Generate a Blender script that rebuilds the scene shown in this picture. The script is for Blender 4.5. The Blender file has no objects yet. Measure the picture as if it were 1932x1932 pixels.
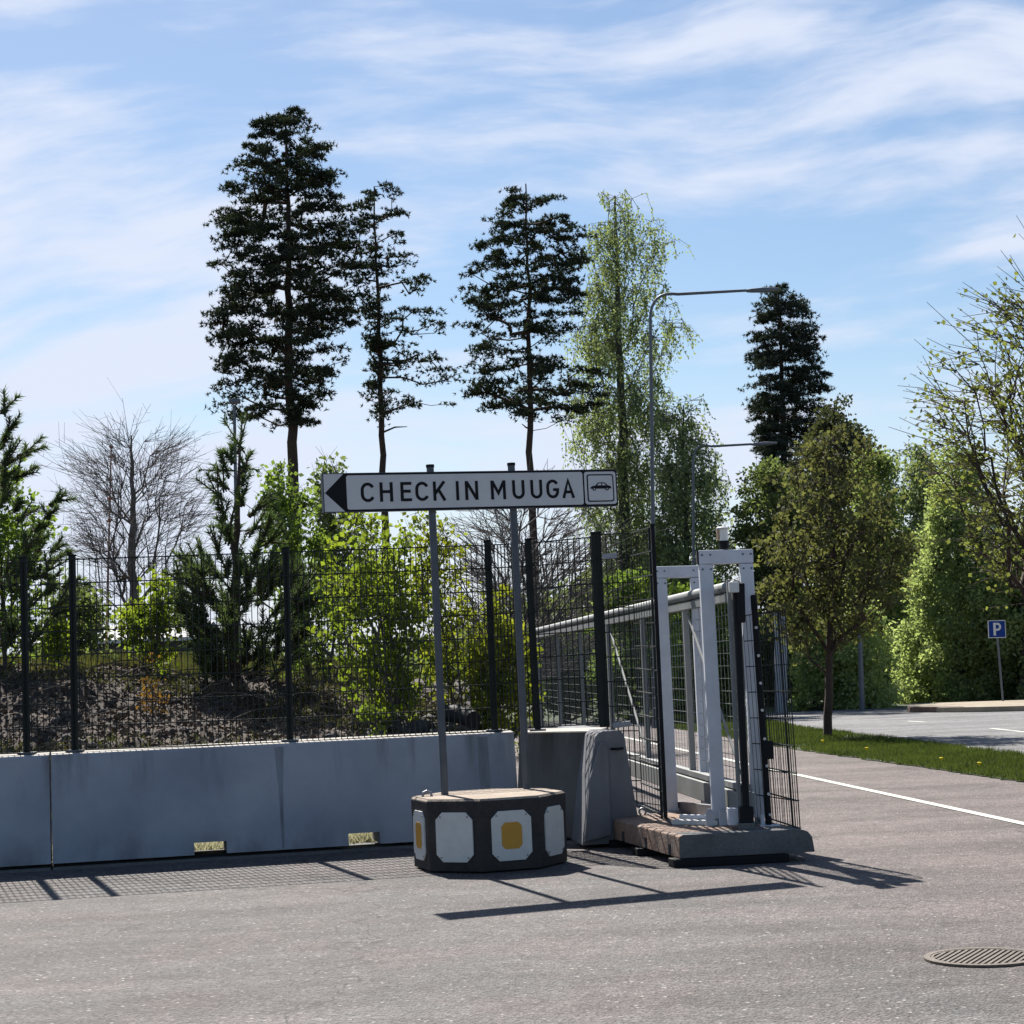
import bpy, bmesh, math, random
import numpy as np
from mathutils import Vector

# ------------------------------------------------------------------ camera, sky, sun, exposure
SC = bpy.context.scene
COL = SC.collection
W0 = 1932.0                      # measuring grid of the photograph
FPX = 3600.0
ROLL = 0.042
HC = 1.5
PITCH = math.atan(294.0 * math.cos(ROLL) / FPX)
_R0 = np.array([1, 0, 0.]); _F = np.array([0, math.cos(PITCH), math.sin(PITCH)]); _U0 = np.array([0, -math.sin(PITCH), math.cos(PITCH)])
_R = math.cos(ROLL) * _R0 - math.sin(ROLL) * _U0
_U = math.sin(ROLL) * _R0 + math.cos(ROLL) * _U0
_C = np.array([0, 0, HC])

cam_d = bpy.data.cameras.new("camera"); cam = bpy.data.objects.new("camera", cam_d); COL.objects.link(cam)
cam_d.sensor_width = 36; cam_d.lens = FPX / W0 * 36; cam_d.clip_end = 2000; cam_d.clip_start = 0.1
from mathutils import Matrix
cam.matrix_world = Matrix(((_R[0], _U[0], -_F[0], 0), (_R[1], _U[1], -_F[1], 0), (_R[2], _U[2], -_F[2], HC), (0, 0, 0, 1)))
SC.camera = cam

SUN_EL, SUN_AZ = math.radians(45.5), math.radians(-18.5)     # azimuth from +Y towards +X
sd = np.array([math.sin(SUN_AZ) * math.cos(SUN_EL), math.cos(SUN_AZ) * math.cos(SUN_EL), math.sin(SUN_EL)])
sun_d = bpy.data.lights.new("sun", 'SUN'); sun = bpy.data.objects.new("sun", sun_d); COL.objects.link(sun)
sun_d.energy = 5.0; sun_d.angle = math.radians(0.5); sun_d.color = (1.0, 0.95, 0.88)
sun.rotation_euler = Vector(-sd).to_track_quat('-Z', 'Y').to_euler()

world = bpy.data.worlds.new("World"); SC.world = world; world.use_nodes = True
def build_world():
    nt = world.node_tree; N = nt.nodes; L = nt.links; N.clear()
    out = N.new("ShaderNodeOutputWorld"); bg = N.new("ShaderNodeBackground"); bg.inputs[1].default_value = 0.055
    sky = N.new("ShaderNodeTexSky"); sky.sky_type = 'NISHITA'; sky.sun_disc = False
    sky.sun_elevation = SUN_EL; sky.sun_rotation = SUN_AZ; sky.altitude = 10; sky.air_density = 1.0; sky.dust_density = 0.4; sky.ozone_density = 2.0
    tc = N.new("ShaderNodeTexCoord"); sep = N.new("ShaderNodeSeparateXYZ"); L.new(tc.outputs["Generated"], sep.inputs[0])
    def math_(op, a, b):
        m = N.new("ShaderNodeMath"); m.operation = op
        for i, v in enumerate((a, b)):
            if isinstance(v, (int, float)): m.inputs[i].default_value = v
            else: L.new(v, m.inputs[i])
        return m.outputs[0]
    # streaky high cloud: stretched along the horizon, slightly tilted
    nb = N.new("ShaderNodeTexNoise"); nb.inputs["Scale"].default_value = 3.0; nb.inputs["Detail"].default_value = 3
    L.new(tc.outputs["Generated"], nb.inputs["Vector"])
    warp = math_('MULTIPLY', math_('SUBTRACT', nb.outputs["Fac"], 0.5), 1.1)
    z = math_('ADD', math_('ADD', math_('MULTIPLY', sep.outputs[2], 13.0), math_('MULTIPLY', sep.outputs[0], -0.30)), warp)
    comb = N.new("ShaderNodeCombineXYZ")
    L.new(math_('MULTIPLY', sep.outputs[0], 2.4), comb.inputs[0]); L.new(math_('MULTIPLY', sep.outputs[1], 2.4), comb.inputs[1]); L.new(z, comb.inputs[2])
    n1 = N.new("ShaderNodeTexNoise"); n1.inputs["Scale"].default_value = 1.15; n1.inputs["Detail"].default_value = 7; n1.inputs["Roughness"].default_value = 0.52
    L.new(comb.outputs[0], n1.inputs["Vector"])
    comb2 = N.new("ShaderNodeCombineXYZ")
    L.new(math_('MULTIPLY', sep.outputs[0], 9.0), comb2.inputs[0]); L.new(math_('MULTIPLY', sep.outputs[1], 9.0), comb2.inputs[1])
    L.new(math_('MULTIPLY', z, 3.4), comb2.inputs[2])
    n2 = N.new("ShaderNodeTexNoise"); n2.inputs["Scale"].default_value = 1.0; n2.inputs["Detail"].default_value = 6; n2.inputs["Roughness"].default_value = 0.55
    L.new(comb2.outputs[0], n2.inputs["Vector"])
    f = math_('ADD', math_('MULTIPLY', n1.outputs["Fac"], 0.62), math_('MULTIPLY', n2.outputs["Fac"], 0.38))
    # more cloud to the left, clearer blue in the upper right
    f = math_('SUBTRACT', f, math_('MULTIPLY', sep.outputs[0], 0.14))
    f = math_('SUBTRACT', f, math_('MULTIPLY', sep.outputs[2], 0.12))
    # broad cirrus bands lying along the horizon
    zt = math_('ADD', sep.outputs[2], math_('ADD', math_('MULTIPLY', sep.outputs[0], -0.03), math_('MULTIPLY', warp, 0.05)))
    for c0, wd_, am in ((0.290, 0.030, 0.060), (0.238, 0.012, 0.035), (0.205, 0.016, -0.040), (0.335, 0.02, -0.01), (0.45, 0.1, 0.03)):
        e_ = math_('DIVIDE', math_('SUBTRACT', zt, c0), wd_); f = math_('ADD', f, math_('MULTIPLY', math_('POWER', 2.718, math_('MULTIPLY', math_('MULTIPLY', e_, e_), -1.0)), am))
    mr = N.new("ShaderNodeMapRange"); mr.interpolation_type = 'SMOOTHSTEP'
    mr.inputs[1].default_value = CLOUD_LO; mr.inputs[2].default_value = CLOUD_HI; mr.inputs[3].default_value = 0.06; mr.inputs[4].default_value = 0.95
    L.new(f, mr.inputs[0])
    hzf = N.new("ShaderNodeMapRange"); hzf.interpolation_type = 'SMOOTHSTEP'; hzf.inputs[1].default_value = 0.0; hzf.inputs[2].default_value = 0.19; hzf.inputs[3].default_value = 0.85; hzf.inputs[4].default_value = 0.0; L.new(sep.outputs[2], hzf.inputs[0])
    # the thin cloud lies on the sun's side of the sky; overhead and behind it thins out
    dn = N.new("ShaderNodeMapRange"); dn.inputs[1].default_value = -0.1; dn.inputs[2].default_value = 0.8; dn.inputs[3].default_value = 0.12; dn.inputs[4].default_value = 1.0; L.new(sep.outputs[1], dn.inputs[0])
    mix = N.new("ShaderNodeMixRGB"); L.new(math_('MULTIPLY', math_('MAXIMUM', mr.outputs[0], hzf.outputs[0]), dn.outputs[0]), mix.inputs[0]); mix.inputs[2].default_value = CLOUD_COL
    hz = N.new("ShaderNodeHueSaturation"); hz.inputs["Saturation"].default_value = 1.12; hz.inputs["Value"].default_value = SKY_GAIN
    L.new(sky.outputs[0], hz.inputs["Color"]); L.new(hz.outputs[0], mix.inputs[1])
    L.new(mix.outputs[0], bg.inputs[0]); L.new(bg.outputs[0], out.inputs[0])
CLOUD_LO, CLOUD_HI = 0.375, 0.550
CLOUD_COL = (7.0, 7.6, 9.0, 1)
SKY_GAIN = 1.0
build_world()
SC.view_settings.view_transform = 'Standard'; SC.view_settings.look = 'None'; SC.view_settings.gamma = 1
SC.view_settings.exposure = 1.0

# ------------------------------------------------------------------ survey helpers: photograph grid -> world metres
def ray(u, v): return _F * FPX + _R * (u - 966) - _U * (v - 966)
def P(u, v, D):
    d = ray(u, v); return _C + d * (D / d[1])
def G(u, v, z=0.0):
    d = ray(u, v); return _C + d * ((z - HC) / d[2])
def A(*x): return np.array(x, float)
def nrm(v): v = np.asarray(v, float); return v / np.linalg.norm(v)

# ------------------------------------------------------------------ materials
MATS = {}
def mat(name, col, rough=0.7, metal=0.0, var=0.0, vscale=3.0, bump=0.0, bscale=40.0, col2=None, fine=0.0, stretch=None, spec=0.5):
    m = bpy.data.materials.new(name); m.use_nodes = True; nt = m.node_tree; N = nt.nodes; L = nt.links
    b = N["Principled BSDF"]; b.inputs["Roughness"].default_value = rough; b.inputs["Metallic"].default_value = metal
    b.inputs["Specular IOR Level"].default_value = spec
    b.inputs["Base Color"].default_value = (*col, 1)
    tc = N.new("ShaderNodeTexCoord"); src = tc.outputs["Object"]
    if stretch:
        mp = N.new("ShaderNodeMapping"); mp.inputs["Scale"].default_value = stretch; L.new(src, mp.inputs[0]); src = mp.outputs[0]
    if var > 0 or col2:
        n = N.new("ShaderNodeTexNoise"); n.inputs["Scale"].default_value = vscale; n.inputs["Detail"].default_value = 8; n.inputs["Roughness"].default_value = 0.62
        L.new(src, n.inputs["Vector"])
        cr = N.new("ShaderNodeMixRGB"); 
        ramp = N.new("ShaderNodeMapRange"); ramp.inputs[1].default_value = 0.36; ramp.inputs[2].default_value = 0.64; L.new(n.outputs["Fac"], ramp.inputs[0])
        L.new(ramp.outputs[0], cr.inputs[0])
        c2 = col2 if col2 else tuple(c * (1 + var) for c in col)
        c1 = col if col2 else tuple(c * (1 - var) for c in col)
        cr.inputs[1].default_value = (*c1, 1); cr.inputs[2].default_value = (*c2, 1)
        o = cr.outputs[0]
        if fine > 0:
            n3 = N.new("ShaderNodeTexNoise"); n3.inputs["Scale"].default_value = bscale; n3.inputs["Detail"].default_value = 4; L.new(tc.outputs["Object"], n3.inputs["Vector"])
            mr = N.new("ShaderNodeMapRange"); mr.inputs[1].default_value = 0.3; mr.inputs[2].default_value = 0.7; mr.inputs[3].default_value = 1 - fine; mr.inputs[4].default_value = 1 + fine
            L.new(n3.outputs["Fac"], mr.inputs[0])
            mm = N.new("ShaderNodeVectorMath"); mm.operation = 'SCALE'; L.new(o, mm.inputs[0]); L.new(mr.outputs[0], mm.inputs["Scale"]); o = mm.outputs[0]
        L.new(o, b.inputs["Base Color"])
    if bump > 0:
        nb = N.new("ShaderNodeTexNoise"); nb.inputs["Scale"].default_value = bscale; nb.inputs["Detail"].default_value = 6; L.new(tc.outputs["Object"], nb.inputs["Vector"])
        bp = N.new("ShaderNodeBump"); bp.inputs["Strength"].default_value = bump; bp.inputs["Distance"].default_value = 0.01
        L.new(nb.outputs["Fac"], bp.inputs["Height"]); L.new(bp.outputs[0], b.inputs["Normal"])
    MATS[name] = m; return m

def leaf_mat(name, c1, c2, trans=0.45, scale=1.2, tcol=None):
    m = bpy.data.materials.new(name); m.use_nodes = True; nt = m.node_tree; N = nt.nodes; L = nt.links; N.clear()
    out = N.new("ShaderNodeOutputMaterial"); tc = N.new("ShaderNodeTexCoord")
    n = N.new("ShaderNodeTexNoise"); n.inputs["Scale"].default_value = scale; n.inputs["Detail"].default_value = 5; n.inputs["Roughness"].default_value = 0.7; L.new(tc.outputs["Object"], n.inputs["Vector"])
    mr = N.new("ShaderNodeMapRange"); mr.inputs[1].default_value = 0.33; mr.inputs[2].default_value = 0.67; L.new(n.outputs["Fac"], mr.inputs[0])
    mx = N.new("ShaderNodeMixRGB"); L.new(mr.outputs[0], mx.inputs[0]); mx.inputs[1].default_value = (*c1, 1); mx.inputs[2].default_value = (*c2, 1)
    d = N.new("ShaderNodeBsdfDiffuse"); t = N.new("ShaderNodeBsdfTranslucent"); g = N.new("ShaderNodeBsdfGlossy"); g.inputs["Roughness"].default_value = 0.6
    g.inputs[0].default_value = (0.6, 0.62, 0.6, 1)
    L.new(mx.outputs[0], d.inputs[0])
    sc = N.new("ShaderNodeVectorMath"); sc.operation = 'MULTIPLY'; L.new(mx.outputs[0], sc.inputs[0]); sc.inputs[1].default_value = tcol or (1.5, 1.6, 0.8)
    L.new(sc.outputs[0], t.inputs[0])
    a = N.new("ShaderNodeMixShader"); a.inputs[0].default_value = trans; L.new(d.outputs[0], a.inputs[1]); L.new(t.outputs[0], a.inputs[2])
    b = N.new("ShaderNodeMixShader"); b.inputs[0].default_value = 0.025; L.new(a.outputs[0], b.inputs[1]); L.new(g.outputs[0], b.inputs[2])
    L.new(b.outputs[0], out.inputs[0]); MATS[name] = m; return m

def asphalt(name, base, pink, fine=0.45, worn=True):
    m = bpy.data.materials.new(name); m.use_nodes = True; nt = m.node_tree; N = nt.nodes; L = nt.links
    b = N["Principled BSDF"]; b.inputs["Roughness"].default_value = 0.85; b.inputs["Specular IOR Level"].default_value = 0.35
    tc = N.new("ShaderNodeTexCoord"); src = tc.outputs["Object"]
    def noise(s, d, r=0.6, st=None):
        n = N.new("ShaderNodeTexNoise"); n.inputs["Scale"].default_value = s; n.inputs["Detail"].default_value = d; n.inputs["Roughness"].default_value = r
        if st:
            mp = N.new("ShaderNodeMapping"); mp.inputs["Scale"].default_value = st; mp.inputs["Rotation"].default_value = (0, 0, 0.12); L.new(src, mp.inputs[0]); L.new(mp.outputs[0], n.inputs["Vector"])
        else: L.new(src, n.inputs["Vector"])
        return n.outputs["Fac"]
    def rng(x, a, c, lo, hi):
        r = N.new("ShaderNodeMapRange"); r.inputs[1].default_value = a; r.inputs[2].default_value = c; r.inputs[3].default_value = lo; r.inputs[4].default_value = hi; L.new(x, r.inputs[0]); return r.outputs[0]
    def scl(c, f):
        s = N.new("ShaderNodeVectorMath"); s.operation = 'SCALE'; L.new(c, s.inputs[0]); L.new(f, s.inputs["Scale"]); return s.outputs[0]
    mx = N.new("ShaderNodeMixRGB"); L.new(rng(noise(0.9, 6, 0.7), 0.38, 0.62, 0, 1), mx.inputs[0]); mx.inputs[1].default_value = (*base, 1); mx.inputs[2].default_value = (*pink, 1)
    c = mx.outputs[0]
    if name == 'asphalt_near':          # the reddish asphalt of the path starts right of the gate
        sx = N.new("ShaderNodeSeparateXYZ"); L.new(src, sx.inputs[0])
        ma = N.new("ShaderNodeMath"); ma.operation = 'MULTIPLY_ADD'; L.new(noise(0.5, 3), ma.inputs[0]); ma.inputs[1].default_value = 2.5; L.new(sx.outputs[0], ma.inputs[2])
        mb_ = N.new("ShaderNodeMath"); mb_.operation = 'MULTIPLY_ADD'; L.new(sx.outputs[1], mb_.inputs[0]); mb_.inputs[1].default_value = 0.16; L.new(ma.outputs[0], mb_.inputs[2])
        mp_ = N.new("ShaderNodeMixRGB"); L.new(rng(mb_.outputs[0], 4.2, 6.4, 0, 0.8), mp_.inputs[0]); L.new(c, mp_.inputs[1]); mp_.inputs[2].default_value = (0.135, 0.108, 0.101, 1); c = mp_.outputs[0]
    c = scl(c, rng(noise(0.35, 5, 0.6, (1, 3.4, 1)), 0.32, 0.66, 0.66, 1.2))        # long traffic wear bands
    c = scl(c, rng(noise(5.0, 5), 0.3, 0.7, 0.8, 1.2))
    c = scl(c, rng(noise(34.0, 3, 0.75), 0.3, 0.7, 1 - fine, 1 + fine))             # aggregate
    vo = N.new("ShaderNodeTexVoronoi"); vo.inputs["Scale"].default_value = 62; L.new(src, vo.inputs["Vector"])
    sepc = N.new("ShaderNodeSeparateColor"); L.new(vo.outputs["Color"], sepc.inputs[0])
    c = scl(c, rng(sepc.outputs[0], 0.0, 1.0, 0.62, 1.38))
    mx2 = N.new("ShaderNodeMixRGB"); L.new(rng(sepc.outputs[1], 0.985, 0.995, 0, 0.7), mx2.inputs[0]); L.new(c, mx2.inputs[1]); mx2.inputs[2].default_value = (0.42, 0.39, 0.36, 1)
    vc = N.new("ShaderNodeTexVoronoi"); vc.feature = 'DISTANCE_TO_EDGE'; vc.inputs["Scale"].default_value = 0.22
    wp = N.new("ShaderNodeTexNoise"); wp.inputs["Scale"].default_value = 1.6; wp.inputs["Detail"].default_value = 6; L.new(src, wp.inputs["Vector"])
    wa = N.new("ShaderNodeVectorMath"); wa.operation = 'MULTIPLY_ADD'; L.new(wp.outputs["Color"], wa.inputs[0]); wa.inputs[1].default_value = (1.4, 1.4, 0); L.new(src, wa.inputs[2]); L.new(wa.outputs[0], vc.inputs["Vector"])
    crk = scl(mx2.outputs[0], rng(vc.outputs["Distance"], 0.0012, 0.004, 0.55, 1.0))
    L.new(crk, b.inputs["Base Color"])
    bp = N.new("ShaderNodeBump"); bp.inputs["Strength"].default_value = 0.75; bp.inputs["Distance"].default_value = 0.012
    ad = N.new("ShaderNodeMath"); ad.operation = 'ADD'; L.new(noise(45, 3, 0.7), ad.inputs[0]); L.new(vo.outputs["Distance"], ad.inputs[1])
    L.new(ad.outputs[0], bp.inputs["Height"]); L.new(bp.outputs[0], b.inputs["Normal"])
    MATS[name] = m; return m

asphalt('asphalt_near', (0.098, 0.094, 0.090), (0.112, 0.095, 0.090), 0.45)
asphalt('asphalt_dark', (0.070, 0.064, 0.060), (0.095, 0.075, 0.068), 0.4)
asphalt('asphalt_road', (0.165, 0.165, 0.17), (0.178, 0.174, 0.174), 0.2)
mat('tan_concrete', (0.26, 0.20, 0.15), 0.9, col2=(0.34, 0.28, 0.22), var=0.1, vscale=5, bump=0.4, bscale=60, fine=0.18)
mat('black_paint', (0.022, 0.020, 0.020), 0.85, col2=(0.042, 0.037, 0.034), var=0.1, vscale=5, bump=0.4, bscale=50, fine=0.25)
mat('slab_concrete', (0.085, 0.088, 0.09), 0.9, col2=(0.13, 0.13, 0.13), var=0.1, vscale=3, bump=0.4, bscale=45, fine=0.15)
mat('sunlit_slab_concrete', (0.21, 0.125, 0.085), 0.9, col2=(0.27, 0.205, 0.165), var=0.1, vscale=6, bump=0.5, bscale=40, fine=0.2)  # brown of the slab's sunlit top and left side, put into the colour
mat('green_steel', (0.009, 0.014, 0.014), 0.6, spec=0.3, var=0.2, vscale=4)
mat('galvanised', (0.26, 0.275, 0.30), 0.5, metal=0.55, var=0.12, vscale=7)
mat('dark_galvanised', (0.085, 0.097, 0.115), 0.55, metal=0.4, var=0.12, vscale=7)
mat('aluminium', (0.56, 0.585, 0.64), 0.55, metal=0.1, var=0.10, vscale=3, bump=0.05, bscale=30)
mat('leaf_aluminium', (0.19, 0.20, 0.20), 0.6, metal=0.1, var=0.12, vscale=3)
mat('skirt_metal', (0.19, 0.20, 0.22), 0.55, metal=0.2, var=0.15, vscale=3)
mat('black_rubber', (0.006, 0.007, 0.009), 0.7, spec=0.25)
mat('reflector_white', (0.56, 0.565, 0.545), 0.5, var=0.06, vscale=9)
mat('reflector_orange', (0.50, 0.25, 0.02), 0.5, var=0.06, vscale=9)
mat('sign_white', (0.54, 0.55, 0.565), 0.6, var=0.05, vscale=4)
mat('sign_black', (0.005, 0.006, 0.009), 0.6, spec=0.2)
mat('line_paint', (0.50, 0.52, 0.45), 0.7, var=0.12, vscale=14, fine=0.1, bscale=90)
mat('iron', (0.13, 0.105, 0.082), 0.55, metal=0.3, var=0.2, vscale=20, bump=0.3, bscale=90)
mat('iron_groove', (0.055, 0.042, 0.032), 0.9)
mat('lamp_paint', (0.11, 0.125, 0.145), 0.5, metal=0.3, var=0.08, vscale=5)
mat('blue_sign', (0.006, 0.035, 0.20), 0.7, spec=0.2)
mat('beacon_clear', (0.72, 0.70, 0.68), 0.25)
mat('beacon_amber', (0.40, 0.24, 0.14), 0.3)
mat('soil', (0.020, 0.014, 0.010), 0.95, col2=(0.070, 0.050, 0.036), var=0.1, vscale=3.2, bump=1.0, bscale=22, fine=0.5)
mat('stone', (0.030, 0.027, 0.027), 0.9, col2=(0.095, 0.088, 0.088), var=0.1, vscale=2.0, bump=0.6, bscale=30)
mat('lawn_soil', (0.022, 0.038, 0.010), 0.95, col2=(0.038, 0.055, 0.016), var=0.1, vscale=2, fine=0.4, bscale=30)
mat('dry_stem', (0.12, 0.095, 0.07), 0.9, var=0.3, vscale=4)
mat('bark_pine', (0.038, 0.026, 0.022), 0.95, col2=(0.075, 0.048, 0.036), var=0.1, vscale=3, bump=0.8, bscale=14)
mat('bark_grey', (0.055, 0.05, 0.046), 0.95, col2=(0.12, 0.11, 0.10), var=0.1, vscale=4, bump=0.6, bscale=20)
mat('bark_bare', (0.125, 0.112, 0.105), 0.95, var=0.25, vscale=4)
mat('bark_birch', (0.10, 0.10, 0.085), 0.9, col2=(0.04, 0.045, 0.03), var=0.1, vscale=5)
mat('island_paving', (0.28, 0.235, 0.17), 0.9, var=0.15, vscale=3, fine=0.15)
mat('island_kerb', (0.16, 0.10, 0.075), 0.9, var=0.2, vscale=6)
mat('roof_grey', (0.10, 0.11, 0.13), 0.7, var=0.15, vscale=4)
mat('house_white', (0.62, 0.62, 0.6), 0.8)
mat('house_wall', (0.07, 0.075, 0.085), 0.8, var=0.1, vscale=3)
mat('brick_red', (0.16, 0.06, 0.04), 0.9, var=0.2, vscale=8)
mat('mast_red', (0.42, 0.12, 0.06), 0.6)
mat('car_dark', (0.01, 0.012, 0.02), 0.25)
mat('glass_dark', (0.02, 0.025, 0.03), 0.1)
mat('pillar_grey', (0.30, 0.32, 0.36), 0.6, var=0.1, vscale=8)
def barrier_mat(name, c1, c2, stain):
    m = bpy.data.materials.new(name); m.use_nodes = True; nt = m.node_tree; N = nt.nodes; L = nt.links; b = N["Principled BSDF"]; b.inputs["Roughness"].default_value = 0.85; b.inputs["Specular IOR Level"].default_value = 0.3
    tc = N.new("ShaderNodeTexCoord"); src = tc.outputs["Object"]
    def noise(s, d, st=None, r=0.6):
        n = N.new("ShaderNodeTexNoise"); n.inputs["Scale"].default_value = s; n.inputs["Detail"].default_value = d; n.inputs["Roughness"].default_value = r
        if st: mp = N.new("ShaderNodeMapping"); mp.inputs["Scale"].default_value = st; L.new(src, mp.inputs[0]); L.new(mp.outputs[0], n.inputs["Vector"])
        else: L.new(src, n.inputs["Vector"])
        return n.outputs["Fac"]
    def rng(x, a, c, lo, hi):
        r = N.new("ShaderNodeMapRange"); r.inputs[1].default_value = a; r.inputs[2].default_value = c; r.inputs[3].default_value = lo; r.inputs[4].default_value = hi; L.new(x, r.inputs[0]); return r.outputs[0]
    def mul(a, c):
        q = N.new("ShaderNodeMath"); q.operation = 'MULTIPLY'; L.new(a, q.inputs[0]); L.new(c, q.inputs[1]); return q.outputs[0]
    def mx(f, a, c):
        q = N.new("ShaderNodeMixRGB"); L.new(f, q.inputs[0]); L.new(a, q.inputs[1]) if not isinstance(a, tuple) else setattr(q.inputs[1], 'default_value', (*a, 1)); q.inputs[2].default_value = (*c, 1); return q.outputs[0]
    o = mx(rng(noise(1.1, 7), 0.35, 0.65, 0, 1), c1, c2)
    sz = N.new("ShaderNodeSeparateXYZ"); L.new(src, sz.inputs[0])
    top = rng(sz.outputs[2], 0.45, 0.95, 0.0, 1.0); bot = rng(sz.outputs[2], 0.05, 0.32, 1.0, 0.0)
    o = mx(mul(rng(noise(4.5, 5, (1, 1, 0.07)), 0.50, 0.66, 0, 0.75), top), o, stain)          # run-down streaks below the lip
    o = mx(mul(rng(noise(2.5, 6, (1, 1, 0.5)), 0.42, 0.62, 0, 0.7), bot), o, stain)            # splash dirt at the foot
    o = mx(rng(noise(1.6, 4, (1, 1, 0.02)), 0.60, 0.68, 0, 0.45), o, stain)                     # a few full-height runs
    o = mx(rng(noise(3.2, 8, None, 0.75), 0.66, 0.72, 0, 0.35), o, stain)
    L.new(o, b.inputs["Base Color"])
    bp = N.new("ShaderNodeBump"); bp.inputs["Strength"].default_value = 0.25; bp.inputs["Distance"].default_value = 0.01; L.new(noise(50, 6), bp.inputs["Height"]); L.new(bp.outputs[0], b.inputs["Normal"]); MATS[name] = m
barrier_mat('barrier_concrete', (0.245, 0.272, 0.325), (0.34, 0.367, 0.415), (0.11, 0.11, 0.115))
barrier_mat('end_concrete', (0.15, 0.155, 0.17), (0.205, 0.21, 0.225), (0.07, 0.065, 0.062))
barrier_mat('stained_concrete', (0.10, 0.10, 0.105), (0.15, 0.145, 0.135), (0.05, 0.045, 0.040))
mat('stain', (0.14, 0.155, 0.175), 0.9, col2=(0.25, 0.27, 0.31), var=0.1, vscale=5, stretch=(1, 1, 0.2))
mat('sunlit_top_concrete', (0.32, 0.30, 0.27), 0.9, col2=(0.44, 0.42, 0.38), var=0.1, vscale=6, fine=0.2, bscale=30)  # paler copy that paints the sunlit rim along the barrier tops
leaf_mat('needle_dark', (0.020, 0.028, 0.020), (0.055, 0.068, 0.042), 0.15, 1.0)
leaf_mat('needle_blue', (0.026, 0.034, 0.028), (0.058, 0.070, 0.055), 0.15, 1.0)
leaf_mat('needle_young', (0.045, 0.070, 0.035), (0.10, 0.135, 0.055), 0.32, 1.6)
leaf_mat('leaf_birch', (0.19, 0.24, 0.11), (0.31, 0.36, 0.18), 0.5, 0.8, (1.3, 1.35, 0.9))
leaf_mat('leaf_spring', (0.075, 0.11, 0.020), (0.20, 0.235, 0.030), 0.6, 2.2)
leaf_mat('leaf_yellow', (0.09, 0.12, 0.018), (0.23, 0.23, 0.028), 0.6, 2.2)
leaf_mat('leaf_mid', (0.075, 0.12, 0.03), (0.17, 0.22, 0.055), 0.55, 1.1)
leaf_mat('leaf_lush', (0.145, 0.19, 0.070), (0.25, 0.295, 0.110), 0.6, 0.7, (1.35, 1.4, 0.95))
leaf_mat('leaf_deep', (0.072, 0.098, 0.040), (0.155, 0.19, 0.070), 0.55, 0.8, (1.35, 1.4, 0.9))
leaf_mat('leaf_bronze', (0.045, 0.047, 0.026), (0.15, 0.162, 0.068), 0.5, 1.3, (1.4, 1.4, 0.8))
leaf_mat('leaf_bright', (0.19, 0.24, 0.10), (0.31, 0.36, 0.155), 0.62, 1.0, (1.35, 1.4, 0.95))
leaf_mat('leaf_glow', (0.27, 0.33, 0.14), (0.42, 0.48, 0.22), 0.62, 1.2, (1.35, 1.4, 0.95))  # colour raised to stand in for backlight that two shaded bushes lack
leaf_mat('leaf_dark', (0.028, 0.032, 0.022), (0.075, 0.082, 0.045), 0.4, 0.9)
leaf_mat('leaf_bud', (0.10, 0.105, 0.04), (0.19, 0.21, 0.07), 0.45, 2)
leaf_mat('leaf_orange', (0.16, 0.07, 0.02), (0.24, 0.14, 0.03), 0.4, 2)
leaf_mat('grass_blade', (0.034, 0.048, 0.014), (0.072, 0.092, 0.028), 0.4, 0.9)
leaf_mat('grass_olive', (0.050, 0.054, 0.022), (0.090, 0.085, 0.036), 0.35, 0.9)
mat('litter', (0.045, 0.030, 0.020), 0.9, col2=(0.17, 0.12, 0.085), var=0.1, vscale=14)
leaf_mat('pale_leaf', (0.30, 0.29, 0.20), (0.45, 0.43, 0.32), 0.4, 3, (1.1, 1.1, 0.9))
leaf_mat('dandelion', (0.6, 0.5, 0.02), (0.6, 0.5, 0.03), 0.2, 1)

# ------------------------------------------------------------------ object helpers
def prop(o, label=None, cat=None, group=None, kind=None):
    if label: o['label'] = label
    if cat: o['category'] = cat
    if group: o['group'] = group
    if kind: o['kind'] = kind
    return o
def thing(name, loc, label, cat, group=None):
    o = bpy.data.objects.new(name, None); COL.objects.link(o); o.location = Vector(loc); o.empty_display_size = 0.2
    return prop(o, label, cat, group)
def origin_of(p):
    v = np.zeros(3)
    while p is not None:
        v += np.array(p.location); p = p.parent
    return v
def link_mesh(name, me, parent=None):
    o = bpy.data.objects.new(name, me); COL.objects.link(o)
    if parent is not None: o.parent = parent
    return o

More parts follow.
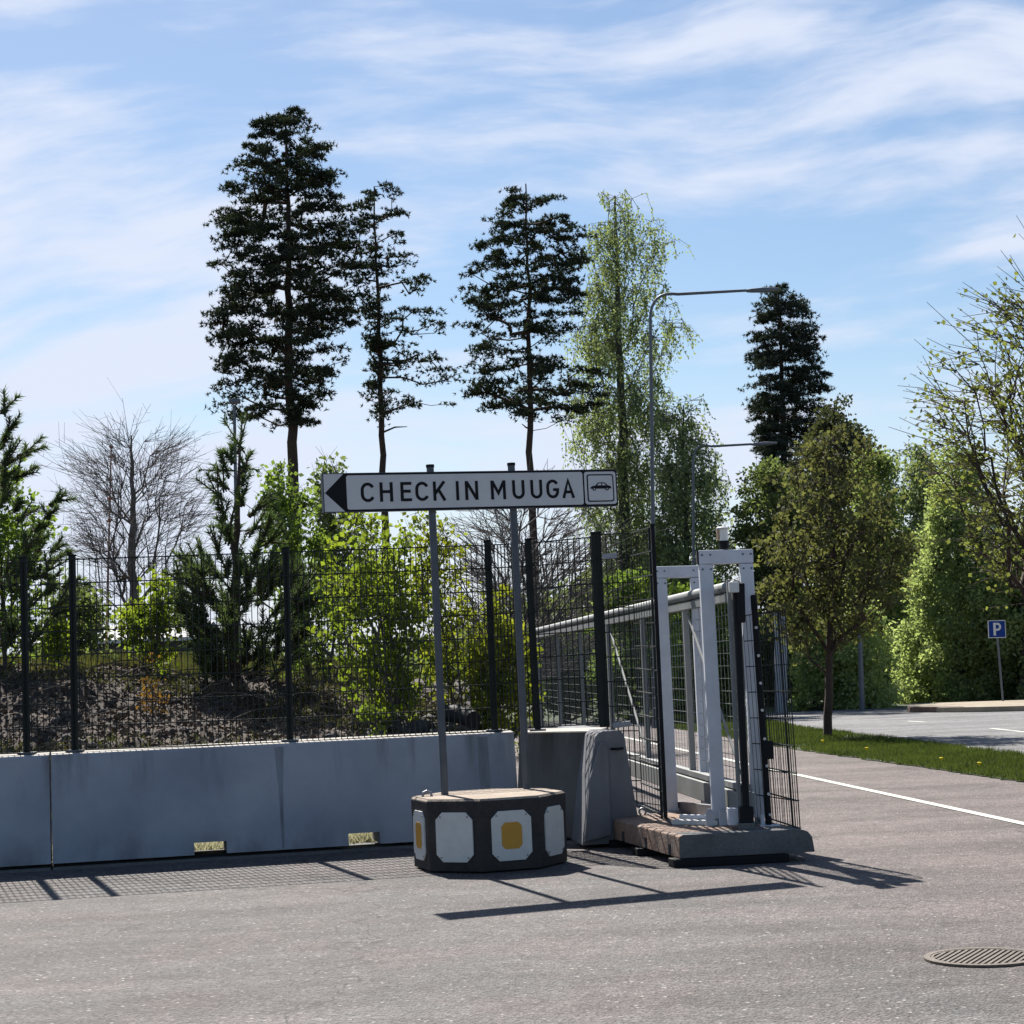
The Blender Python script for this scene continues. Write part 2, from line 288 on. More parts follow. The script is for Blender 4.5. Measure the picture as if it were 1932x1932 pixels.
class MB:
    def __init__(s): s.v = []; s.f = []; s.m = []
    def add(s, vs, fs, mi=0):
        k = len(s.v); s.v += [tuple(map(float, x)) for x in vs]; s.f += [tuple(k + i for i in f) for f in fs]; s.m += [mi] * len(fs); return s
    def hexa(s, c, mi=0):       # 8 corners: bottom 0-3 (ccw from above), top 4-7
        return s.add(c, [(3, 2, 1, 0), (4, 5, 6, 7), (0, 1, 5, 4), (1, 2, 6, 5), (2, 3, 7, 6), (3, 0, 4, 7)], mi)
    def beam(s, p, q, w, d=None, side=(1, 0, 0), mi=0):
        p = A(*p); q = A(*q); d = w if d is None else d
        ax = nrm(q - p); sx = np.asarray(side, float); sx = nrm(sx - ax * (sx @ ax)); sy = np.cross(ax, sx)
        c = []
        for e in (p, q):
            for a, b in ((-1, -1), (1, -1), (1, 1), (-1, 1)): c.append(e + sx * a * w / 2 + sy * b * d / 2)
        return s.hexa(c, mi)
    def tube(s, pts, rad, n=8, caps=True, mi=0):
        pts = [np.asarray(x, float) for x in pts]; rad = [rad] * len(pts) if np.isscalar(rad) else rad
        vs = []; ref = A(0.37, 0.85, 0.11)
        for i, p in enumerate(pts):
            a = pts[min(i + 1, len(pts) - 1)] - pts[max(i - 1, 0)]; a = nrm(a)
            x = np.cross(a, ref); x = nrm(x if np.linalg.norm(x) > 1e-3 else np.cross(a, A(1, 0, 0))); y = np.cross(a, x)
            for k in range(n):
                t = 2 * math.pi * k / n; vs.append(p + (x * math.cos(t) + y * math.sin(t)) * rad[i])
        fs = []
        for i in range(len(pts) - 1):
            for k in range(n):
                a = i * n + k; b = i * n + (k + 1) % n; fs.append((a, b, b + n, a + n))
        if caps: fs.append(tuple(range(n - 1, -1, -1))); fs.append(tuple(range((len(pts) - 1) * n, len(pts) * n)))
        return s.add(vs, fs, mi)
    def prism(s, poly, vec, mi=0):   # polygon (3d points) extruded along vec
        n = len(poly); poly = [np.asarray(p, float) for p in poly]; vec = np.asarray(vec, float)
        vs = poly + [p + vec for p in poly]
        fs = [tuple(range(n - 1, -1, -1)), tuple(range(n, 2 * n))] + [(i, (i + 1) % n, (i + 1) % n + n, i + n) for i in range(n)]
        return s.add(vs, fs, mi)
    def build(s, name, mats, parent=None, bevel=0, smooth=False, seg=2):
        if not isinstance(mats, (list, tuple)): mats = [mats]
        o0 = origin_of(parent)
        me = bpy.data.meshes.new(name); me.from_pydata([tuple(np.array(v) - o0) for v in s.v], [], s.f)
        for m in mats: me.materials.append(MATS[m])
        me.polygons.foreach_set("material_index", s.m)
        bm = bmesh.new(); bm.from_mesh(me); bmesh.ops.recalc_face_normals(bm, faces=bm.faces)
        if bevel > 0:
            es = [e for e in bm.edges if len(e.link_faces) == 2 and e.calc_face_angle(0) > 0.5]
            bmesh.ops.bevel(bm, geom=es, offset=bevel, segments=seg, profile=0.6, affect='EDGES', clamp_overlap=True)
        bm.to_mesh(me); bm.free()
        if smooth:
            me.polygons.foreach_set("use_smooth", [True] * len(me.polygons))
            try: me.set_sharp_from_angle(angle=0.7)
            except Exception: pass
        return link_mesh(name, me, parent)

def np_mesh(name, verts, faces, mats, parent=None, smooth=False):
    """verts (n,3) world, faces (m,k) ints"""
    me = bpy.data.meshes.new(name); o0 = origin_of(parent)
    verts = np.asarray(verts, dtype=np.float64) - o0; faces = np.asarray(faces, dtype=np.int32); m, k = faces.shape
    me.vertices.add(len(verts)); me.vertices.foreach_set("co", verts.astype(np.float32).ravel())
    me.loops.add(m * k); me.loops.foreach_set("vertex_index", faces.ravel())
    me.polygons.add(m); me.polygons.foreach_set("loop_start", np.arange(0, m * k, k, dtype=np.int32))
    try: me.polygons.foreach_set("loop_total", np.full(m, k, dtype=np.int32))
    except Exception: pass
    if smooth: me.polygons.foreach_set("use_smooth", np.ones(m, dtype=bool))
    me.update(calc_edges=True); me.validate()
    for mm in (mats if isinstance(mats, (list, tuple)) else [mats]): me.materials.append(MATS[mm])
    return link_mesh(name, me, parent)

# ------------------------------------------------------------------ STRUCTURE: ground, road, verge, mound
def sheet(name, pts, matname, z):
    mb = MB(); mb.add([(p[0], p[1], z) for p in pts], [tuple(range(len(pts)))])
    o = mb.build(name, matname); prop(o, kind='structure'); return o
mb = MB(); mb.add([(-900, -60, 0), (900, -60, 0), (900, 1500, 0), (-900, 1500, 0)], [(0, 1, 2, 3)])
prop(mb.build('ground', 'asphalt_near'), kind='structure')

VN = [G(2600, 1575), G(1932, 1477), G(1720, 1446), G(1505, 1415), G(1280, 1376), A(2.2, 62, 0)]       # near edge of verge
VF = [A(4.6, 62, 0), G(1440, 1357), G(1500, 1371), G(1600, 1384), G(1760, 1404), G(1932, 1426), G(2600, 1500)]
def wob(pts, n, amp, seed):
    rnd = random.Random(seed); out = []
    for a, b in zip(pts[:-1], pts[1:]):
        for i in range(n):
            t = i / n; p = a * (1 - t) + b * t; out.append(A(p[0] + rnd.uniform(-amp, amp), p[1] + rnd.uniform(-amp, amp) * 2, 0))
    out.append(pts[-1]); return out
verge_near = wob(VN, 24, 0.045, 1); verge_far = wob(VF, 24, 0.05, 2)
road_pts = [p for p in VF] + [A(60, 20, 0), A(60, 52, 0), A(2, 66, 0)]
sheet('road', road_pts, 'asphalt_road', 0.004)
sheet('lawn', verge_near + verge_far, 'lawn_soil', 0.010)
sheet('far_ground', [A(-40, 52.5, 0), A(80, 50.2, 0), A(120, 300, 0), A(-120, 300, 0)], 'lawn_soil', 0.008)

def line_strip(name, a, b, w, z=0.006):
    a = a[:2]; b = b[:2]; d = nrm(b - a); n = A(-d[1], d[0]) * w / 2
    return sheet(name, [(*(a - n),), (*(b - n),), (*(b + n),), (*(a + n),)], 'line_paint', z)
la = G(1932, 1555); lb = G(1508, 1463); ld = (lb - la) / (lb[1] - la[1])
line_strip('lane_line', la - ld * 9, la + ld * 27, 0.10)
line_strip('road_edge_line', A(3, 48.9, 0), A(14.5, 45.8, 0), 0.14, 0.009)
line_strip('road_dash', G(1712, 1361), G(1746, 1363), 0.12, 0.009)
line_strip('road_dash', G(1870, 1375), G(1945, 1383), 0.12, 0.009)

mb = MB()
isl = [G(1712, 1344), G(1790, 1344.5), G(1850, 1344), G(2100, 1338), G(2100, 1326), G(1900, 1331), G(1715, 1337)]
isl = [A(p[0], p[1], 0) for p in isl]
mb.prism(isl, (0, 0, 0.13)); o = mb.build('traffic_island', ['island_paving'], None, 0.02); prop(o, kind='structure')
mb = MB(); mb.prism([isl[0] + A(0, -0.3, 0), isl[1] + A(0.3, -0.35, 0), isl[1] + A(0.3, -0.05, 0), isl[0] + A(0, -0.05, 0)], (0, 0, 0.14))
prop(mb.build('kerb', 'island_kerb', None, 0.02), kind='structure')

def vnoise(x, y, s, seed):
    r = np.random.RandomState(seed); out = np.zeros_like(x)
    for k in range(14):
        a = r.uniform(0, 6.28); f = s * r.uniform(0.5, 2.2); ph = r.uniform(0, 6.28)
        out += np.sin((x * math.cos(a) + y * math.sin(a)) * f + ph) / 5.0
    return out
def mound_z(x, y):
    x = np.asarray(x, float); y = np.asarray(y, float)
    w = x / y
    T = np.interp(w, [-0.35, -0.19, -0.10, -0.05, -0.032, -0.015, -0.004, 0.02], [1.75, 1.60, 1.36, 1.15, 1.05, 0.35, -0.25, -0.4])
    d = y - (16.75 + 0.22 * x + 0.42)
    t = np.clip((d - 1.2) / 4.8, 0, 1); t = t * t * (3 - 2 * t); far = np.clip((y - 27) / 15, 0, 1) * 0.45 * (w < -0.06)
    z0 = np.interp(w, [-0.3, -0.045, -0.03, -0.01, 0.01], [0.84, 0.84, 0.9, 0.2, -0.3])
    st = np.clip((d - 0.35) / 1.5, 0, 1); st = st * st * (3 - 2 * st)
    z = (z0 + (T - z0) * t) * st - 0.02 * (1 - st) + far
    amp = np.interp(w, [-0.05, 0.0], [1, 0.1]) * np.clip(d / 1.0, 0.15, 1) * np.clip((34 - y) / 8, 0.15, 1)
    z = z + amp * (0.10 * vnoise(x, y, 2.2, 3) + 0.045 * vnoise(x, y, 7.5, 4) + 0.022 * vnoise(x, y, 20.0, 5))
    return z
xs = np.concatenate([np.arange(-60, -9, 2.0), np.arange(-9, 1.2, 0.075)])
ts = np.concatenate([np.arange(0, 12, 0.08), np.arange(12, 40, 0.8), np.arange(40, 140, 6)])
XX, TT = np.meshgrid(xs, ts); YY = 16.75 + 0.22 * np.maximum(XX, -12) + 0.50 + TT
XX = np.where(XX > -9, XX * (1 + TT / 22.0) + 0.0, XX * (1 + TT / 22.0))
ZZ = mound_z(XX, YY)
nx, ny = len(xs), len(ts); idx = np.arange(nx * ny).reshape(ny, nx)
F = np.stack([idx[:-1, :-1], idx[:-1, 1:], idx[1:, 1:], idx[1:, :-1]], -1).reshape(-1, 4)
mo = np_mesh('mound', np.stack([XX, YY, ZZ], -1).reshape(-1, 3), F, 'soil', None, True); prop(mo, kind='structure')

# grass on the plateau and verge
def blades(name, pts, h, w, seed, matname, parent=None, lean=0.4):
    r = np.random.RandomState(seed); n = len(pts)
    a = r.uniform(0, 6.283, n); hh = h * r.uniform(0.5, 1.3, n); d = np.stack([np.cos(a), np.sin(a), np.zeros(n)], -1)
    up = np.stack([r.normal(0, lean, n), r.normal(0, lean, n), np.ones(n)], -1); up /= np.linalg.norm(up, axis=1)[:, None]
    ww = (w * r.uniform(0.6, 1.4, n))[:, None]
    v0 = pts - d * ww; v1 = pts + d * ww; v2 = pts + up * hh[:, None]
    V = np.stack([v0, v1, v2], 1).reshape(-1, 3); Fc = np.arange(3 * n).reshape(-1, 3)
    return np_mesh(name, V, Fc, matname, parent)
def in_poly(px, py, poly):
    ins = np.zeros(len(px), bool); n = len(poly)
    for i in range(n):
        x0, y0 = poly[i][:2]; x1, y1 = poly[(i + 1) % n][:2]
        c = ((y0 > py) != (y1 > py)) & (px < (x1 - x0) * (py - y0) / (y1 - y0 + 1e-12) + x0); ins ^= c
    return ins
r = np.random.RandomState(11)
py = 17 + (r.uniform(0, 1, 420000) ** 1.5) * 38; px = r.uniform(2.3, 10, len(py))
ok = in_poly(px, py, verge_near + verge_far); px = px[ok]; py = py[ok]
dens = vnoise(px, py, 3.0, 8); k = dens + r.uniform(-1.6, 1, len(px)) > -1.2; px = px[k]; py = py[k]
o = blades('grass', np.stack([px, py, np.full(len(px), 0.01)], -1), 0.075, 0.006, 12, 'grass_blade'); prop(o, kind='stuff', label='short green verge grass between the path and the road', cat='grass')
py = r.uniform(23, 60, 26000); px = -py * r.uniform(0.06, 0.34, len(py))
o = blades('rough_grass', np.stack([px, py, mound_z(px, py) - 0.02], -1), 0.22, 0.02, 13, 'grass_olive'); prop(o, kind='stuff', label='rough grass growing on the top of the mound behind the fence', cat='grass')
py = r.uniform(17.2, 25, 9000); px = -py * r.uniform(0.03, 0.3, len(py)); kk = vnoise(px, py, 2.0, 21) > 0.1; px = px[kk]; py = py[kk]
kk = (py > 16.75 + .22 * px + .6); px = px[kk]; py = py[kk]
o = blades('dry_grass', np.stack([px, py, mound_z(px, py) - 0.01], -1), 0.16, 0.005, 14, 'dry_stem', None, 1.3); prop(o, kind='stuff', label='dead grass stems lying over the dark soil of the mound', cat='dry grass')
# dandelions in the verge
rd = random.Random(4)
mb = MB()
for i in range(7):
    yy = rd.uniform(20, 42); xx = np.interp(yy, [21.2, 30.7, 42], [5.6, 4.5, 3.4]) + rd.uniform(0.2, 1.6)
    mb.tube([(xx, yy, 0.05), (xx, yy, 0.09), (xx, yy, 0.10)], [0.01, 0.032, 0.012], 6)
o = mb.build('dandelions', 'dandelion'); prop(o, kind='stuff', label='tiny yellow dandelion flowers dotted through the verge grass', cat='flowers')

# rubble on the mound
def rubble(n, seed, smin, smax, region):
    r = np.random.RandomState(seed); bm = bmesh.new(); bmesh.ops.create_icosphere(bm, subdivisions=1, radius=1.0); bm.verts.ensure_lookup_table()
    base = np.array([v.co[:] for v in bm.verts]); q = np.array([[v.index for v in f.verts] for f in bm.faces]); bm.free()
    V = []; Fs = []
    k = 0
    for i in range(n):
        x, y = region(r); s = smin + (smax - smin) * r.uniform() ** 3
        if y < 16.75 + .22 * x + .75: continue
        c = A(x, y, float(mound_z(x, y)) + s * 0.1)
        a = r.uniform(0, 6.28, 2); R1 = np.array([[math.cos(a[0]), -math.sin(a[0]), 0], [math.sin(a[0]), math.cos(a[0]), 0], [0, 0, 1]]); t_ = (a[1] - 3.14) * 0.12; R2 = np.array([[1, 0, 0], [0, math.cos(t_), -math.sin(t_)], [0, math.sin(t_), math.cos(t_)]])
        v = (base * r.uniform(0.55, 1.15, (len(base), 1)) * A(r.uniform(0.7, 1.3), r.uniform(0.6, 1), r.uniform(0.4, 0.75)) * s * 0.6) @ R1.T @ R2.T + c
        V.append(v); Fs.append(q + k); k += len(base)
    return np.concatenate(V), np.concatenate(Fs)
def reg(r):
    y = 17.2 + 8 * r.uniform() ** 1.2; return -y * r.uniform(0.015, 0.3), y
V, Fs = rubble(1500, 5, 0.02, 0.13, reg)
o = np_mesh('rubble', V, Fs, 'stone'); prop(o, kind='stuff', label='loose grey stones scattered over the dark soil behind the barrier', cat='rubble')
def reg2(r):
    y = r.uniform(17.4, 20.5); return -y * r.uniform(0.02, 0.085), y
V, Fs = rubble(650, 6, 0.05, 0.24, reg2)
o = np_mesh('gravel_heap', V, Fs, 'stone'); prop(o, kind='stuff', label='heap of broken grey rock under the bright green shrub', cat='rubble')
# leaf litter and weeds over the soil
r = np.random.RandomState(31); yy = 17.3 + 8.5 * r.uniform(0, 1, 26000) ** 1.1; xx = -yy * r.uniform(0.012, 0.3, len(yy)); kk = yy > 16.75 + .22 * xx + .7; xx = xx[kk]; yy = yy[kk]
n_ = len(xx); cc = np.stack([xx, yy, mound_z(xx, yy) + 0.01], -1); a_ = r.uniform(0, 6.28, n_); d_ = np.stack([np.cos(a_), np.sin(a_), r.uniform(-0.1, 0.7, n_)], -1); d_ /= np.linalg.norm(d_, axis=1)[:, None]
b_ = r.normal(0, 1, (n_, 3)); x_ = np.cross(d_, b_); x_ /= np.linalg.norm(x_, axis=1)[:, None]; l_ = r.uniform(0.02, 0.07, n_)[:, None]
V = np.stack([cc, cc + d_ * l_ * .5 + x_ * l_ * .35, cc + d_ * l_, cc + d_ * l_ * .5 - x_ * l_ * .35], 1).reshape(-1, 3)
o = np_mesh('leaf_litter', V, np.arange(4 * n_).reshape(-1, 4), 'litter'); prop(o, label='brown dead leaf litter strewn over the mound behind the fence', cat='leaf litter', kind='stuff')
yy = 17.2 + 6.5 * r.uniform(0, 1, 20000); xx = -yy * r.uniform(0.02, 0.3, len(yy)); kk = (yy > 16.75 + .22 * xx + .55) & (vnoise(xx, yy, 1.6, 41) > 0.0); xx = xx[kk]; yy = yy[kk]
o = blades('weeds', np.stack([xx, yy, mound_z(xx, yy)], -1), 0.10, 0.008, 42, 'grass_olive', None, 0.7); prop(o, kind='stuff', label='small green weeds in patches on the mound soil', cat='weeds')
xx = r.uniform(-5, 0.1, 5000); yy = 16.75 + .22 * xx + r.uniform(.56, .95, 5000)
o = blades('pale_weeds', np.stack([xx, yy, 0 * xx], -1), 0.16, 0.010, 43, 'pale_leaf', None, 0.6); prop(o, kind='stuff', label='pale sunlit weeds along the foot of the barrier, glimpsed through its pockets', cat='weeds')
# dead sticks
mb = MB(); rs = random.Random(9)
for i in range(150):
    y = rs.uniform(17.6, 24); x = -y * rs.uniform(0.04, 0.28); z = float(mound_z(x, y)) + 0.05; a = rs.uniform(-0.5, 0.5) + (3.14 if rs.random() < .5 else 0); l = rs.uniform(0.15, 0.7)
    p = A(x, y, z); q = p + A(math.cos(a) * l, math.sin(a) * l, rs.uniform(-0.02, 0.14)); m_ = (p + q) / 2 + A(0, 0, 0.03)
    mb.tube([p, m_, q], [0.010, 0.008, 0.004], 4, False)
o = mb.build('sticks', 'dry_stem'); prop(o, kind='stuff', label='pale dead sticks lying on the soil of the mound', cat='sticks')
# black pipe end
mb = MB(); c = G(868, 1345, 1.0); c = P(868, 1350, 20.0); n = 20
ps = [P(838, 1345, 18.5), P(866, 1347, 18.35), P(893, 1358, 18.15)]
mb.tube(ps, [0.085, 0.088, 0.085], 16)
o = mb.build('black_pipe', 'black_rubber', None, 0, True); prop(o, 'short black plastic pipe lying on the rock heap between the sign posts', 'pipe')

# ------------------------------------------------------------------ BARRIERS
WD = nrm(A(1, 0.22, 0)); WN = A(-WD[1], WD[0], 0)      # along the wall, and away from the camera
def wall_pt(x): return A(x, 16.75 + 0.22 * x, 0)
def barrier(a, b, label, height=0.95, notches=(), stripe=None, z0=0.05, group='concrete barrier units', matn='barrier_concrete', stains=()):
    d = nrm(b - a); n = A(-d[1], d[0], 0); L = np.linalg.norm(b - a)
    t = thing('concrete_barrier', a, label, 'barrier', group)
    prof = [(0.0, z0), (0.115, height - 0.035), (0.118, height - 0.022), (0.128, height - 0.012), (0.352, height + 0.008), (0.362, height - 0.015), (0.365, height - 0.035), (0.48, z0)]
    fy = lambda z: 0.115 * (z - z0) / (height - 0.035 - z0)
    # split lengthways so pockets can be cut from the underside
    cuts = sorted([0.0, L] + [c for nt_ in notches for c in (nt_ - 0.135, nt_ + 0.135)])
    mb = MB(); ch = 0.03
    def ring(s, p=prof): return [a + d * s + n * y + A(0, 0, z) for y, z in p]
    for s0, s1 in zip(cuts[:-1], cuts[1:]):
        cut = any(abs((s0 + s1) / 2 - nt_) < 0.05 for nt_ in notches)
        p = prof if not cut else [(fy(0.15), 0.15)] + prof[1:-1] + [(0.48 - fy(0.15), 0.15)]
        r0 = ring(s0, p); r1 = ring(s1, p); k = len(p)
        e0 = s0 == 0.0; e1 = s1 == L
        fs = [(i, (i + 1) % k, (i + 1) % k + k, i + k) for i in range(k)]
        if e0: fs.append(tuple(range(k)))
        if e1: fs.append(tuple(range(2 * k - 1, k - 1, -1)))
        mb.add(r0 + r1, fs)
    for nt_ in notches:
        for sg in (-1, 1):
            s_ = nt_ + sg * 0.135; y1 = fy(0.15)
            mb.add([a + d * s_ + n * y + A(0, 0, z) for y, z in ((0, z0), (y1, 0.15), (0.48 - y1, 0.15), (0.48, z0))], [(0, 1, 2, 3)])
    bo = mb.build('body', [matn, 'sunlit_top_concrete'], t, 0)
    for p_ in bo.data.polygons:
        if p_.normal.z > 0.9 and p_.center.z > 0.8: p_.material_index = 1  # upward faces take the painted sunlit tone
    for s_, w0, w1, z1 in stains:
        mb = MB(); hh = height - 0.04; pts = [(s_ - w0, hh), (s_ + w0, hh), (s_ + w1 * 1.6, hh * 0.6), (s_ + w1, z1), (s_ - w1, z1), (s_ - w1 * 1.6, hh * 0.6)]
        mb.prism([a + d * q0 + n * (fy(z_) - 0.0005) + A(0, 0, z_) for q0, z_ in pts], -n * 0.0022); mb.build('water_stain', 'stain', t)
    # base plate
    mb = MB(); mb.hexa([a + d * 0.0 - n * 0.05, a + d * L - n * 0.05, a + d * L + n * 0.53, a + n * 0.53] + [q + A(0, 0, 0.022) for q in (a - n * 0.05, a + d * L - n * 0.05, a + d * L + n * 0.53, a + n * 0.53)])
    mb.build('base_plate', 'slab_concrete', t)
    for s in np.arange(0.25, L, 0.9):
        mb = MB(); mb.hexa([a + d * (s + o1) + n * o2 + A(0, 0, zz) for zz in (0.0222, z0 - 0.001) for o1, o2 in ((0, 0.06), (0.3, 0.06), (0.3, 0.42), (0, 0.42))])
        mb.build('shim', 'black_rubber', t)
    return t
def xw(u, v=1500):     # wall position under a pixel column
    d = ray(u, v); # intersect vertical plane of wall front
    p0 = wall_pt(0); n = A(-0.22, 1, 0); tt = ((p0 - _C) @ n) / (d @ n); return (_C + d * tt)[0]
xa, xb, xc = xw(95), xw(979, 1450), 0
g = 0.007
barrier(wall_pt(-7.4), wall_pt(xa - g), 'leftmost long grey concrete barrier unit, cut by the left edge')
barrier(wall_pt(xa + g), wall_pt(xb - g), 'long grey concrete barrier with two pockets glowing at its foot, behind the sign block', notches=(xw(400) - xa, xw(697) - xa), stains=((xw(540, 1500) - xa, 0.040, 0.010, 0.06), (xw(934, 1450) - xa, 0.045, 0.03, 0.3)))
s3 = P(974, 1590, 16.66); s3[2] = 0; e3 = P(1110, 1560, 16.2); e3[2] = 0
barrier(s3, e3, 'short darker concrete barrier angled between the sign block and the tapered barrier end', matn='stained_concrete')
def end_on_barrier():
    a = P(1098, 1583, 15.75); b = P(1212, 1580, 15.9); a[2] = b[2] = 0
    t = thing('concrete_barrier', a, 'tapered concrete barrier seen end-on beside the mesh gate panel, with lifting hooks', 'barrier', 'concrete barrier units')
    x = nrm(b - a); w = np.linalg.norm(b - a); back = nrm(A(-0.13, 1, 0)) * 2.2
    H = 0.95; c = w * 0.54
    prof = [(0, 0.03), (0.17 * w, 0.60), (c - 0.125, H - 0.04), (c - 0.10, H - 0.012), (c - 0.06, H), (c + 0.06, H), (c + 0.10, H - 0.012), (c + 0.125, H - 0.04), (0.90 * w, 0.4), (w, 0.03)]
    poly = [a + x * s + A(0, 0, z) for s, z in prof]
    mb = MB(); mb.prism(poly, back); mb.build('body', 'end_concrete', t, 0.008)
    f = nrm(A(x[1], -x[0], 0)) * 0.035
    mb = MB(); mb.prism([a + x * (0.01) + A(0, 0, 0.06), a + x * (w * 0.47) + A(0, 0, 0.10), a + x * (w * 0.47) + A(0, 0, 0.86), a + x * (c - 0.10) + A(0, 0, 0.86), a + x * 0.165 * w + A(0, 0, 0.58)], f)
    mb.build('tongue', 'end_concrete', t, 0.006)
    for z in (0.80, 0.10):
        p = a + x * (c + 0.055) + A(0, 0, z) - f * 0.0
        mb = MB(); mb.tube([p - x * 0.05, p - x * 0.03 + f * 1.2, p + x * 0.03 + f * 1.2, p + x * 0.05], 0.011, 6)
        mb.build('lifting_hook', 'black_rubber', t)
end_on_barrier()

# ------------------------------------------------------------------ MESH FENCE
def mesh_panel(mb, BL, BR, TL, TR, pitch=0.05, hp=0.2, tv=0.0036, th=0.0056, crimp=True):
    BL, BR, TL, TR = [np.asarray(q, float) for q in (BL, BR, TL, TR)]
    L = np.linalg.norm(BR - BL); n = max(2, int(round(L / pitch)))
    sx = nrm(BR - BL)
    for i in range(n + 1):
        t = i / n; mb.beam(BL * (1 - t) + BR * t, TL * (1 - t) + TR * t, tv * 2, side=sx)
    H = np.linalg.norm(TL - BL); m = max(1, int(round(H / hp))); up = nrm(TL - BL); nr = np.cross(sx, up)
    for j in range(m + 1):
        t = j / m
        for o_ in (-0.005, 0.005):
            mb.beam(BL * (1 - t) + TL * t + nr * o_, BR * (1 - t) + TR * t + nr * o_, th * 1.7, side=up)
def post(t, ut, vt, ub, vb, D, w=0.06, d=0.04, name='post', m='green_steel', cap=True, dz=0.0):
    p = P(ub, vb, D); q = P(ut, vt, D)
    mb = MB(); mb.beam(p, q, w, d); ax = nrm(q - p)
    o = mb.build(name, m, t, 0.006)
    if cap:
        mb = MB(); mb.beam(q + ax * 0.0005, q + ax * 0.014, w + 0.010, d + 0.010); mb.build('cap', 'black_rubber', o)
        # the cap is a sub-part: re-anchor (post has no location of its own)
    return p, q
fence = thing('mesh_fence', wall_pt(-3), 'dark green welded mesh fence standing on top of the long grey barriers', 'fence')
def fD(u): return 16.75 + 0.22 * xw(u) + 0.25
posts = [(-365, 1073, -362, 1442), (44, 1054, 51, 1427), (136, 1049.5, 141.6, 1422), (539.5, 1035.6, 547.5, 1406), (919, 1022.4, 932.7, 1386), (996.5, 1019, 1014.8, 1378), (1124, 1006.6, 1141, 1372)]
PP = []
for i, (a, b, c, d) in enumerate(posts):
    big = i == 6
    D = fD(c) if i < 5 else (16.5 if i == 5 else 16.25)
    PP.append(post(fence, a, b, c, d, D, 0.085 if big else 0.055, 0.06 if big else 0.045))
for i in range(len(PP) - 1):
    (b0, t0), (b1, t1) = PP[i], PP[i + 1]
    a0 = nrm(t0 - b0); a1 = nrm(t1 - b1); mb = MB(); off = A(0, -0.03, 0)
    mesh_panel(mb, b0 + a0 * 0.03 + off, b1 + a1 * 0.03 + off, t0 - a0 * 0.03 + off, t1 - a1 * 0.03 + off); mb.build('mesh_panel', 'green_steel', fence)
for (b0, t0) in PP[:6]:
    mb = MB(); mb.beam(A(b0[0], b0[1], 0.9505), A(b0[0], b0[1], 0.966), 0.14, 0.10); mb.build('foot_plate', 'dark_galvanised', fence)

# mesh wing that closes the gap to the gate
wing = thing('mesh_gate_wing', P(1190, 1530, 16.2), 'tall folded mesh panel between the thick fence post and the pale gate portal', 'fence panel')
mb = MB(); mesh_panel(mb, P(1152, 1520, 16.2), P(1212, 1520, 16.3), P(1133, 1008.5, 16.2), P(1190, 1006, 16.3)); mb.build('mesh_panel', 'green_steel', wing)
mb = MB(); mesh_panel(mb, P(1212, 1520, 16.3), P(1254, 1540, 14.95), P(1190, 1006, 16.3), P(1229, 994, 14.95), 0.17, 0.2, 0.0022); mb.build('mesh_panel', 'green_steel', wing)
post(wing, 1231, 992, 1256, 1545, 14.95, 0.03, 0.04, 'edge_post', 'black_rubber')
post(wing, 1224.5, 996, 1249, 1545, 15.1, 0.02, 0.03, 'edge_post', 'green_steel', False)
mb = MB(); mb.beam(P(1137, 1050, 16.1), P(1164, 1048, 16.1), 0.045, 0.02, (0, 0, 1)); mb.build('bracket', 'galvanised', wing, 0.003)
mb = MB(); mb.beam(P(1156, 1369, 16.1), P(1190, 1365, 16.1), 0.045, 0.02, (0, 0, 1)); mb.build('bracket', 'galvanised', wing, 0.003)

